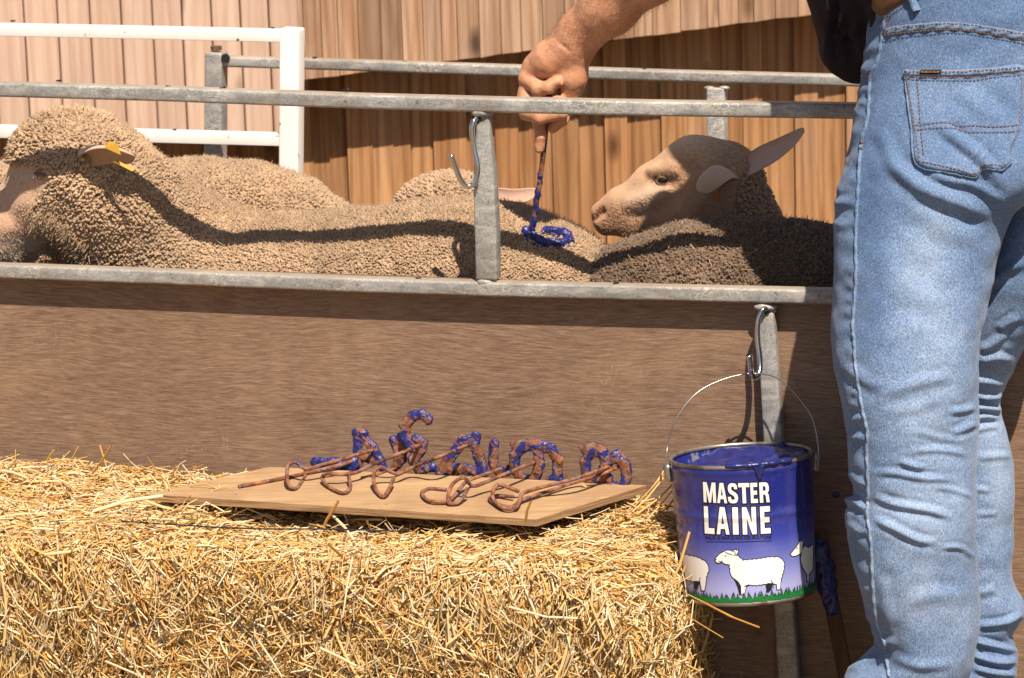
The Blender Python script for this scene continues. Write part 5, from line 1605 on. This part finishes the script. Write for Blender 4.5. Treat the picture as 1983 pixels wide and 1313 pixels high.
def loft(rows, tc, dep, y0, y1, nrow, nang=150, ex=2.25):
    ys = np.linspace(y0, y1, nrow)
    xl = smooth1(interp([(r[0], r[1]) for r in rows], ys), 11); xr = smooth1(interp([(r[0], r[2]) for r in rows], ys), 11)
    tcs = smooth1(interp(tc, ys), 15); ds = smooth1(interp(dep, ys), 15)
    a = np.arange(nang) * 2 * math.pi / nang
    ca, sa = np.cos(a), np.sin(a)
    ca = np.sign(ca) * np.abs(ca) ** (2 / ex); sa = np.sign(sa) * np.abs(sa) ** (2 / ex)
    hx = np.array([1.0, 0, 0]); hy = np.array([0, 1.0, 0])
    V = []
    for i, y in enumerate(ys):
        c = PT((xl[i] + xr[i]) / 2, y, tcs[i]); w = (xr[i] - xl[i]) / 2 * px2m(c)
        V.append(c + (w * ca)[:, None] * RC + (ds[i] * sa)[:, None] * hy)
    V = np.concatenate(V)
    q = np.array([(i * nang + j, i * nang + (j + 1) % nang, (i + 1) * nang + (j + 1) % nang, (i + 1) * nang + j) for i in range(nrow - 1) for j in range(nang)])
    return V, q
rowsN = [(-90, 1668, 2085), (0, 1680, 2090), (40, 1684, 2095), (100, 1676, 2100), (170, 1663, 2104), (230, 1652, 2104), (300, 1640, 2098), (340, 1628, 2070), (368, 1618, 2020), (400, 1616, 1966), (450, 1616, 1945), (520, 1617, 1926), (640, 1612, 1901), (700, 1614, 1896), (760, 1624, 1893), (850, 1638, 1889), (905, 1641, 1887), (930, 1645, 1887), (950, 1655, 1886), (966, 1652, 1886), (985, 1639, 1886), (1010, 1638, 1887), (1080, 1651, 1890), (1150, 1669, 1894), (1200, 1684, 1896), (1232, 1697, 1892), (1262, 1697, 1886), (1280, 1672, 1882), (1298, 1650, 1878), (1313, 1640, 1876), (1350, 1632, 1874), (1385, 1640, 1868), (1400, 1660, 1850)]
VN_, QN_ = loft(rowsN, [(-90, -.16), (150, -.17), (420, -.235), (700, -.295), (1000, -.315), (1400, -.305)], [(-90, .118), (150, .128), (300, .128), (420, .112), (700, .10), (950, .088), (1150, .092), (1400, .085)], -90, 1400, 430)
VN_n = vnormals(VN_, QN_)
ST_N = [([(1721, 291), (1736, 322), (1781, 362), (1827, 382), (1882, 402), (1935, 432)], -.011, 13), ([(1700, 240), (1716, 290), (1745, 350)], -.004, 12), ([(1811, 236), (1862, 276), (1912, 318), (1945, 372)], -.012, 9), ([(1846, 166), (1902, 205), (1940, 250)], -.005, 15),
        ([(1786, 332), (1840, 350), (1890, 360), (1952, 397)], -.006, 7), ([(1750, 400), (1820, 440), (1900, 470)], -.004, 16), ([(1690, 500), (1760, 560), (1840, 600)], -.003, 20), ([(1830, 470), (1780, 560), (1700, 640)], .003, 20),
        ([(1666, 108), (1702, 84)], -.0022, 7), ([(1662, 142), (1694, 120)], -.0025, 7), ([(1658, 186), (1684, 162)], -.0025, 8), ([(1650, 222), (1680, 196)], -.002, 8), ([(1642, 262), (1676, 236)], -.002, 9), ([(1630, 320), (1668, 290)], -.0025, 9), ([(1612, 396), (1662, 388)], -.007, 8), ([(1612, 430), (1650, 440)], -.003, 8),
        ([(1630, 700), (1680, 740), (1720, 745)], -.004, 10), ([(1703, 770), (1775, 740), (1850, 730)], -.0045, 10), ([(1700, 800), (1770, 790), (1830, 770)], -.003, 9), ([(1739, 889), (1765, 900), (1795, 908)], -.006, 5.5), ([(1683, 917), (1729, 915), (1791, 926), (1850, 928)], -.005, 6), ([(1685, 956), (1734, 976), (1801, 988), (1850, 1004)], -.0075, 6.5),
        ([(1685, 1002), (1724, 1018), (1775, 1044), (1820, 1050)], -.0075, 6.5), ([(1818, 1060), (1857, 1060), (1890, 1083)], -.005, 4.5), ([(1842, 842), (1866, 832), (1892, 817)], -.006, 6), ([(1837, 797), (1866, 795), (1892, 787)], -.006, 6), ([(1755, 876), (1816, 871), (1884, 882)], -.004, 5.5), ([(1760, 830), (1830, 850), (1884, 850)], -.003, 6),
        ([(1800, 940), (1850, 950), (1888, 965)], -.0035, 5), ([(1640, 912), (1660, 930), (1682, 942)], -.004, 6), ([(1630, 968), (1655, 972), (1684, 988)], -.011, 6.5), ([(1640, 1010), (1665, 1030), (1690, 1030)], -.004, 6), ([(1700, 1100), (1720, 1180), (1716, 1230)], -.003, 9), ([(1640, 1302), (1680, 1282), (1712, 1272)], -.009, 6), ([(1690, 1236), (1712, 1246), (1740, 1240)], -.006, 7), ([(1720, 1270), (1780, 1290), (1860, 1285)], -.004, 8), ([(1740, 1180), (1800, 1150), (1880, 1160)], -.003, 12), ([(1650, 820), (1672, 800)], -.005, 6), ([(1645, 850), (1676, 845)], -.005, 6)]
d = .62 * strokes_disp(VN_, ST_N)
xN, yN = pix(VN_)
d += .0042 * vnoise(VN_ * np.array([1, 1, .7]), 11) + .0022 * vnoise(VN_ * np.array([1, 1, 1.6]) + 3, 24) + .0009 * vnoise(VN_ + 9, 60)
# puckers along the side seam
SEAM = [(1716, 28), (1709, 72), (1700, 118), (1686, 151), (1681, 226), (1668, 281), (1663, 352), (1658, 452), (1658, 543), (1652, 628), (1655, 660), (1657, 707), (1670, 789), (1680, 835), (1679, 881), (1682, 948), (1680, 994), (1687, 1050), (1691, 1132), (1697, 1194), (1714, 1250), (1722, 1310)]
sx = np.interp(yN, [p[1] for p in SEAM], [p[0] for p in SEAM])
d += .0014 * np.exp(-((xN - sx + 10) / 9) ** 2) * np.sin(yN / 5.5 + 2 * np.sin(yN / 31)) * (yN > 30)
VN_ = VN_ + VN_n * d[:, None]
rowsF = [(250, 1930, 2085), (400, 1925, 2080), (560, 1880, 2050), (640, 1850, 1990), (700, 1812, 1967), (735, 1795, 1948), (760, 1785, 1938), (800, 1785, 1938), (850, 1795, 1953), (950, 1805, 1967), (1050, 1805, 1962), (1110, 1800, 1956), (1140, 1800, 1968), (1175, 1802, 1988), (1200, 1800, 1980), (1225, 1795, 1958), (1255, 1795, 1972), (1275, 1795, 1972), (1300, 1795, 1970), (1340, 1790, 1962), (1375, 1800, 1950), (1392, 1815, 1935)]
VF_, QF_ = loft(rowsF, [(250, -.14), (560, -.11), (760, -.085), (1392, -.09)], [(250, .09), (560, .085), (760, .066), (1000, .068), (1392, .066)], 250, 1392, 330, 130)
VF_n = vnormals(VF_, QF_)
ST_F = [([(1880, 736), (1915, 738), (1945, 744)], -.008, 5), ([(1880, 762), (1910, 768), (1942, 764)], -.010, 5), ([(1880, 788), (1910, 790), (1942, 797)], -.010, 5.5), ([(1880, 812), (1910, 806), (1940, 810)], -.007, 5), ([(1880, 836), (1910, 828), (1935, 826)], -.005, 5), ([(1885, 885), (1960, 882)], -.0035, 6), ([(1885, 945), (1910, 950), (1920, 955)], -.003, 5), ([(1888, 996), (1935, 994)], -.003, 5),
        ([(1895, 680), (1930, 660), (1950, 640)], -.006, 7), ([(1890, 700), (1935, 690), (1960, 700)], -.007, 6), ([(1878, 1240), (1929, 1252), (1978, 1262)], -.010, 5), ([(1878, 1268), (1929, 1282), (1975, 1282)], -.010, 5), ([(1878, 1293), (1929, 1304), (1975, 1308)], -.008, 5), ([(1885, 1214), (1950, 1206), (1985, 1186)], -.008, 6), ([(1885, 1150), (1930, 1140)], -.004, 8), ([(1900, 560), (1960, 520), (1990, 500)], -.006, 8), ([(1930, 640), (1975, 610)], -.006, 7)]
d = .75 * strokes_disp(VF_, ST_F) + .0035 * vnoise(VF_ + 5, 12) + .002 * vnoise(VF_ * np.array([1, 1, 1.8]) + 3, 26) + .0008 * vnoise(VF_, 60)
VF_ = VF_ + VF_n * d[:, None]
VJ = np.concatenate([VN_, VF_]); QJ = np.concatenate([QN_, QF_ + len(VN_)])
def wear_of(V):
    x, y = pix(V)
    w = .15 * np.clip((y - 380) / 500, -.4, 1.4)
    w += .45 * np.exp(-(((x - 1790) / 75) ** 2 + ((y - 860) / 260) ** 2)) + .35 * np.exp(-(((x - 1800) / 60) ** 2 + ((y - 500) / 120) ** 2)) + .5 * np.exp(-(((x - 1935) / 40) ** 2 + ((y - 860) / 180) ** 2)) - .25 * np.exp(-(((x - 1690) / 30) ** 2 + ((y - 420) / 300) ** 2))
    return w
def with_wear(o, V, extra=0.0):
    a = o.data.attributes.new('wear', 'FLOAT', 'POINT')
    a.data.foreach_set('value', (wear_of(V) + extra).astype(np.float32))
    return o
jeans = with_wear(mesh('jeans', VJ, QJ, M['denim'], man, smooth=True), VJ)
jt = bvh(VJ, QJ)
def surf(x, y, lift=0.0):
    p, n_ = cast(jt, x, y)
    if p is None: return None
    if n_ @ fwd > 0: n_ = -n_
    return p + n_ * lift
def resample(pts, step):
    P = np.array(pts, float)
    n = max(4, int(np.sum(np.linalg.norm(np.diff(P, axis=0), axis=1)) / step))
    Q = smooth_line(np.column_stack([P, np.zeros(len(P))]), n)[:, :2] if len(P) > 2 else P[0] + (P[1] - P[0]) * np.linspace(0, 1, n)[:, None]
    return Q
def ribbon(name, pts, wpx, lift, mat, parent, step=3.0, across=5, lumps=0.0, crown=0.0015):
    C = resample(pts, step); T = np.gradient(C, axis=0); T /= np.linalg.norm(T, axis=1)[:, None] + 1e-9
    N_ = np.stack([-T[:, 1], T[:, 0]], 1)
    V, ok = [], []
    for i in range(len(C)):
        row = []
        for k in range(across):
            u = -1 + 2 * k / (across - 1)
            q = C[i] + N_[i] * wpx / 2 * u
            e = (-.0012 if abs(u) == 1 else lift + crown * (1 - u * u) + lumps * math.sin(i * step / 4.2 + k))
            row.append(surf(q[0], q[1], e))
        if all(r is not None for r in row): V.append(row)
    if len(V) < 2: return None
    n = len(V); V = np.array(V).reshape(-1, 3)
    Fc = [(i * across + k, i * across + k + 1, (i + 1) * across + k + 1, (i + 1) * across + k) for i in range(n - 1) for k in range(across - 1)]
    a, b_, c_ = V[Fc[0][0]], V[Fc[0][1]], V[Fc[0][2]]
    if np.cross(b_ - a, c_ - a) @ fwd > 0: Fc = [f[::-1] for f in Fc]
    o = mesh(name, V, Fc, mat, parent, smooth=True)
    if 'denim' in mat.name: with_wear(o, V, .1)
    return o
def stitches(pts, parent, lift=.0012, dash=5.2, gap=2.4, r=.00062, mat='thread', name='stitching'):
    C = resample(pts, 1.3); L = np.concatenate([[0], np.cumsum(np.linalg.norm(np.diff(C, axis=0), axis=1))])
    parts = []
    s_ = 0.0
    while s_ + dash < L[-1]:
        pp = []
        for k in np.linspace(0, dash, 4):
            x = np.interp(s_ + k, L, C[:, 0]); y = np.interp(s_ + k, L, C[:, 1])
            p = surf(x, y, lift + (.0004 if 0 < k < dash else -.0004))
            if p is not None: pp.append(p)
        if len(pp) == 4 and np.linalg.norm(pp[0] - pp[3]) < .02: parts.append(tube(pp, r, 5))
        s_ += dash + gap
    if not parts: return
    V, Fc = join(parts)
    o = mesh(name, V, Fc, M[mat], parent); o['kind'] = 'stuff'
# back pocket: its own cloth, laid on the seat
OUT = [(1751, 135), (1790, 137), (1850, 136), (1920, 131), (1981, 127), (1981, 190), (1978, 247), (1960, 290), (1959, 315), (1937, 331), (1908, 327), (1888, 344), (1850, 336), (1776, 319), (1765, 250), (1757, 190)]
Pk = np.array(OUT, float); cpk = Pk.mean(0)
def pocket():
    ring = resample(OUT + [OUT[0]], 4.0)[:-1]; n = len(ring); rr = np.linspace(0, 1, 22)
    V = [surf(cpk[0], cpk[1], .0030)]
    for r in rr[1:]:
        for x, y in cpk + (ring - cpk) * r:
            lift = .0030 + (.0012 if .86 < r < .965 else 0)
            if r > .99: lift = -.001
            p = surf(x, y, lift)
            V.append(p if p is not None else V[-1])
    Fc = [(0, 1 + j, 1 + (j + 1) % n) for j in range(n)]
    for i in range(len(rr) - 2):
        a, b_ = 1 + i * n, 1 + (i + 1) * n
        Fc += [(a + j, b_ + j, b_ + (j + 1) % n, a + (j + 1) % n) for j in range(n)]
    V = np.array(V)
    if np.cross(V[Fc[0][1]] - V[Fc[0][0]], V[Fc[0][2]] - V[Fc[0][0]]) @ fwd > 0: Fc = [f[::-1] for f in Fc]
    return with_wear(mesh('back_pocket', V, Fc, M['denim'], jeans, smooth=True), V, .08)
pk = pocket()
ribbon('pocket_hem', [(1753, 141), (1790, 143), (1850, 142), (1920, 138), (1981, 133)], 15, .0045, M['denim_seam'], jeans, 3, 5, .0008)
for ln in [[(1755, 136), (1800, 138.5), (1850, 138), (1920, 133), (1980, 129)], [(1756, 147), (1800, 150), (1850, 149), (1920, 145), (1980, 140)]]: stitches(ln, jeans, .0068)
for ln in [[(1768, 244), (1812, 239), (1870, 243), (1930, 245), (1977, 242)], [(1770, 255), (1812, 248), (1870, 255), (1930, 257), (1975, 254)], [(1757, 150), (1766, 200), (1783, 312)], [(1778, 150), (1781, 200), (1785, 256), (1790, 300)], [(1780, 311), (1850, 327), (1888, 335), (1906, 318), (1936, 322), (1952, 311)], [(1976, 140), (1972, 240), (1955, 290)]]: stitches(ln, jeans, .0046)
for ln in [[(1752, 140), (1764, 240), (1777, 318), (1850, 337), (1888, 344)], [(1888, 344), (1908, 326), (1937, 331), (1958, 315)]]: ribbon('pocket_edge', ln, 5, .003, M['denim_seam'], jeans, 3, 3, .0004)
ribbon('pocket_label', [(1784, 140.5), (1824, 140.5)], 12, .0068, M['shirt'], jeans, 3, 5, 0, .0003)
ribbon('label_print', [(1787, 140), (1821, 140)], 4.6, .0086, m_plain('gold_print', (0.42, 0.30, 0.07), 0.5), jeans, 1.5, 3, .0008)
# yoke, side seam, fly and waistband seams
ribbon('yoke_seam', [(1714, 62), (1760, 55), (1830, 50), (1900, 56), (1990, 72)], 17, .0022, M['denim_seam'], jeans, 3, 7, .0011)
for ln in [[(1714, 56), (1760, 49), (1830, 44.5), (1900, 50), (1990, 66)], [(1714, 69), (1760, 62), (1830, 57), (1900, 63), (1990, 79)]]: stitches(ln, jeans, .0042)
ribbon('side_seam', SEAM, 5.5, .0016, M['denim_seam'], jeans, 3, 5, .0006)
stitches([(1722, 34), (1716, 64)], jeans, .0015)
ribbon('pocket_seam', [(1668, 150), (1678, 140), (1692, 133)], 6, .001, M['denim_seam'], jeans, 3, 3)
M['rivet'] = m_plain('dark_rivet', (0.10, 0.06, 0.035), 0.35, 0.8)
for x_, y_ in ((1683, 150), (1669, 277), (1668, 289)):
    p = surf(x_, y_, .001)
    if p is not None:
        V, Q = blob([('e', p, (.0032, .0032, .0032), None, .002)], .001); mesh('rivet', V, Q, M['rivet'], jeans, smooth=True)
# belt and loop
ribbon('belt', [(1682, 34), (1690, 20), (1722, -2), (1765, -24), (1850, -44), (1990, -40)], 44, .004, M['leather'], man, 3, 7, 0, .001)
ribbon('belt_loop', [(1757, -30), (1764, -6), (1776, 22)], 17, .0065, M['denim_seam'], jeans, 3, 5, .0006)
stitches([(1700, 45), (1725, 27), (1765, 4), (1800, -12)], jeans, .0015)

# ---- body: head, trunk and arms as one skin (upper part lies outside the photograph, it throws the shadow on the sheep)
mm = lambda x, y, t: PT(x, y, t)
R_ = lambda p: p * pxm
sh, el, wr = mm(1540, -380, -.05), mm(1335, -135, .06), mm(1122, 62, .125)
trunk = [('c', mm(1860, 60, -.15), mm(1790, -110, -.12), .105, .11, .05), ('c', mm(1790, -110, -.12), mm(1690, -290, -.06), .11, .125, .05), ('c', mm(1600, -370, -.06), mm(1720, -390, .10), .085, .085, .06), ('c', mm(1640, -390, .02), mm(1600, -470, .05), .058, .055, .03),
         ('c', mm(1590, -540, .06), mm(1560, -520, .06), .085, .075, .03), ('e', mm(1600, -575, .06), (.092, .078, .105), None, .03), ('c', mm(1535, -490, .07), mm(1530, -500, .07), .05, .05, .03), ('c', mm(1505, -530, .07), mm(1512, -540, .07), .014, .010, .012),
         ('c', mm(1735, -400, .12), mm(1830, -130, .10), .058, .045, .03), ('c', mm(1830, -130, .10), mm(1850, 160, .02), .043, .030, .02), ('c', mm(1850, 165, .02), mm(1855, 188, .0), .032, .026, .02),
         ('c', sh, el, .062, .048, .03)]
VBd, QBd = blob(trunk, .008)
h_ = .13
H = lambda x, y, dt=0.0: mm(x, y, h_ + dt)
k4 = .003
g = pxm * 1.045
hand = [('c', el, mm(1262, -62, .08), .047, .050, .03), ('c', mm(1262, -62, .08), mm(1180, 14, .11), .050, .041, .03), ('c', mm(1180, 14, .11), H(1126, 62, -.004), .040, .0345, .03), ('c', H(1126, 62, -.004), H(1112, 86, 0), .0340, .0325, .02),
        # palm and back of the hand
        ('c', H(1104, 92), H(1064, 116), .0310, .0285, .02), ('c', H(1064, 116), H(1040, 132, .004), .0285, .0240, .016), ('c', H(1086, 104, -.010), H(1066, 122, -.014), .022, .018, .014),
        # heel and outer edge of the hand, coming forward and down on the right
        ('c', H(1112, 96, -.004), H(1110, 150, -.006), .0255, .0215, .014), ('c', H(1110, 150, -.006), H(1100, 200, 0), .0215, .0165, .012),
        ('c', H(1046, 130, .012), H(1050, 205, .016), .022, .016, .012),
        # index finger: knuckle at the left, curled back to the right with the tip in view
        ('c', H(1030, 128), H(1020, 152, -.006), .0155, .0135, k4), ('c', H(1020, 152, -.006), H(1044, 172, -.022), .0130, .0125, k4), ('c', H(1044, 172, -.022), H(1062, 169, -.027), .0125, .0118, .004), ('c', H(1062, 169, -.027), H(1080, 158, -.026), .0116, .0100, .003),
        # middle finger, mostly behind the rail
        ('c', H(1024, 158, .0), H(1017, 190, -.006), .0145, .0140, k4), ('c', H(1017, 190, -.006), H(1046, 203, -.022), .0135, .0125, k4), ('c', H(1046, 203, -.022), H(1084, 196, -.022), .0122, .0102, .003),
        # ring finger below the rail
        ('c', H(1028, 195, .002), H(1020, 216, -.004), .0140, .0138, k4), ('c', H(1020, 216, -.004), H(1046, 226, -.020), .0138, .0128, k4), ('c', H(1046, 226, -.020), H(1088, 220, -.021), .0126, .0098, .003),
        # little finger stretched along the rod
        ('c', H(1036, 215, .010), H(1044, 242, -.002), .0120, .0105, k4), ('c', H(1044, 242, -.002), H(1047, 264, -.007), .0098, .0092, .003), ('c', H(1047, 264, -.007), H(1044, 287, -.006), .0092, .0080, .003),
        # thumb passing behind and under
        ('c', H(1098, 150, .014), H(1100, 205, .010), .017, .0135, .008), ('c', H(1100, 205, .010), H(1088, 232, -.006), .0120, .0105, .004), ('c', H(1088, 232, -.006), H(1070, 250, -.010), .0102, .0078, .003),
        # creases and the hollow of the fist
        ('c', H(1050, 156, -.030), H(1074, 148, -.034), .0050, .0040, .006, 'sub'), ('c', H(1026, 146, -.024), H(1042, 156, -.030), .0018, .0015, .004, 'sub'), ('c', H(1030, 160, -.024), H(1040, 165, -.030), .0012, .0010, .004, 'sub'),
        ('c', H(1076, 78, -.036), H(1104, 100, -.040), .0004, .0004, .006, 'sub')]
VH, QH = blob(hand, .0026, noise=lambda G: .0009 * vnoise(G, 70) + .0004 * vnoise(G, 180))
def m_skin():
    b = NB('tanned_skin')
    n = b.noise(26, 5, 0.65); f = b.noise(240, 3, 0.6)
    fr = b.noise(130, 2)
    c = b.ramp(n, [(0.3, (0.45, 0.195, 0.105)), (0.7, (0.62, 0.32, 0.19))])
    c = b.mix(b.ramp(fr, [(0.64, 0.0), (0.72, 0.5)]), c, (0.28, 0.11, 0.06))
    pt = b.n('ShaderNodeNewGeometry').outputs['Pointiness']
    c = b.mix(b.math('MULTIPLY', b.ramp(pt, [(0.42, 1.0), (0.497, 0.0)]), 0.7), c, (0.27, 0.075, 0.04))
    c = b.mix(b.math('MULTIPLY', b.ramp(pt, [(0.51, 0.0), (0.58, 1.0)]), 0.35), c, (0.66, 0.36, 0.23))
    cr = b.voro(150, b.map((1, 1, 1.6)), 'DISTANCE_TO_EDGE')
    m = b.done(c, 0.46, normal=b.bump(f, 0.4, 0.0014, b.bump(b.ramp(cr, [(0.0, 0.0), (0.08, 1.0)]), 0.35, 0.0010)), spec=0.4)
    b.put(b.p.inputs['Subsurface Weight'], 0.15); b.put(b.p.inputs['Subsurface Radius'], (0.010, 0.0035, 0.0015))
    return m
M['skin'] = m_skin()
VS = np.concatenate([VBd, VH]); QS = np.concatenate([QBd, QH + len(VBd)])
mesh('body', VS, QS, M['skin'], man, smooth=True)
# hair on the forearm
M['hair'] = m_plain('arm_hair', (0.10, 0.055, 0.03), 0.5)
P, N = sample(VH, QH, .0085, lambda P: (lambda x, y: (y < 96) & (y > -90) & (x > 1060))(*pix(P)))
D = (el - wr); D = -D / np.linalg.norm(D)
L = rng.uniform(.006, .013, len(P)); Dd = N * .55 + D * .8 + .35 * rng.normal(size=N.shape); Dd /= np.linalg.norm(Dd, axis=1)[:, None]
V, F_, per = straws(P + Dd * (L * .4)[:, None], Dd, L, np.full(len(P), .00012), L * .1, 2, 3, 1)
o = mesh('arm_hair', V, F_, M['hair'], man); o['kind'] = 'stuff'
nail = cast(bvh(VH, QH), 1085, 161)
if nail[0] is not None:
    V, Q = blob([('e', nail[0] - fwd * .0002 + RC * .002, (.0028, .0028, .0046), np.array([RC, fwd, UC]), .001)], .0008)
    mesh('fingernail', V, Q, m_plain('nail', (0.46, 0.22, 0.13), 0.75), man, smooth=True)
# hair cap
V, Q = blob([('e', mm(1608, -585, .06), (.098, .086, .108), None, .02)], .006, noise=lambda G: .004 * vnoise(G, 60))
m_ = pix(V)[1] < -560
mesh('hair', V, Q[m_[Q].all(1)], M['hair'], man, smooth=True)
# ---- shirt
shirt = [('c', mm(1850, -10, -.14), mm(1790, -110, -.12), .140, .140, .05), ('c', mm(1790, -110, -.12), mm(1690, -290, -.06), .140, .150, .05), ('c', mm(1600, -370, -.06), mm(1720, -390, .10), .098, .098, .06),
         ('c', mm(1672, -230, -.08), mm(1655, -20, -.115), .085, .066, .04), ('c', mm(1655, -20, -.115), mm(1655, 92, -.115), .066, .054, .03), ('c', mm(1690, -60, -.12), mm(1700, 40, -.11), .08, .06, .04),
         ('c', sh, sh * .45 + el * .55, .080, .066, .03), ('c', mm(1735, -400, .12), mm(1790, -250, .11), .075, .062, .03)]
VSh, QSh = blob(shirt, .006)
nSh = vnormals(VSh, QSh)
dS = strokes_disp(VSh, [([(1612, -30), (1622, 30), (1612, 90), (1608, 130)], -.008, 7), ([(1600, 20), (1640, 90), (1660, 130)], -.006, 9), ([(1640, 10), (1615, 90)], .004, 8), ([(1620, 78), (1660, 84)], -.005, 6), ([(1600, 120), (1640, 110)], -.004, 6), ([(1640, -20), (1672, 40), (1668, 90)], -.006, 8)]) + .003 * vnoise(VSh, 18) + .0015 * vnoise(VSh, 45)
VSh = VSh + nSh * (1.6 * dS)[:, None]
mesh('shirt', VSh, QSh, M['shirt'], man, smooth=True)
# ---- boots, below the frame
M['boot'] = m_plain('brown_boot', (0.07, 0.035, 0.018), 0.5)
for px_, t_ in ((1770, -.305), (1880, -.09)):
    a = PT(px_, 1390, t_); s_, tt_, _ = STZ(a)
    V, Q = blob([('c', W(s_, tt_, .10), W(s_, tt_, GZ + .05), .052, .050, .02), ('c', W(s_, tt_, GZ + .045), W(s_ - .13, tt_ + .035, GZ + .042), .045, .040, .02), ('c', W(s_ + .03, tt_ - .01, GZ + .03), W(s_, tt_, GZ + .03), .03, .03, .02)], .006)
    V[:, 2] = np.maximum(V[:, 2], GZ + .002)
    mesh('boot', V, Q, M['boot'], man, smooth=True)

# ------------------------------------------------------------------ the iron in his hand
held = thing('marking_iron', 'blue painted marking iron held by the hand and pressed on the back of the sheep', 'marking iron', lp[:, :].min(0), None)
mesh('letter', pm_letter[0], pm_letter[1], M['paint'], held, smooth=True)
rod_top = H(1066, 160, -.012); rod_bot = lp[3]
rp = [rod_top + (rod_bot - rod_top) * u for u in np.linspace(0, 1, 60)]
rp = np.array(rp) + RC * (0.003 * np.sin(np.linspace(0, 3, 60)))[:, None]
k_ = np.linspace(0, 1, 60)
V, Fc = tube(rp, .0042 * (1 + .12 * vnoise(rp, 150)), 10)
mesh('handle_rod', V, Fc, M['iron_rod'], held, smooth=True)
pr = [('e', rp[i] + RC * random.uniform(-.002, .002), np.array([.0044, .0044, .010]) * random.uniform(.7, 1.15), None, .003) for i in range(33, 60) if random.random() < .35 + (i - 33) / 45]
V, Q = blob(pr, .0012, noise=lambda G: .0012 * vnoise(G, 260))
mesh('paint_coat', V, Q, M['paint'], held, smooth=True)
gp = [rod_top, H(1068, 146, -.010), H(1078, 140, .0), H(1085, 150, .010), H(1082, 165, .014)]
V, Fc = tube(smooth_line(gp, 20), .0042, 10)
mesh('handle_loop', V, Fc, M['iron_rod'], held, smooth=True)
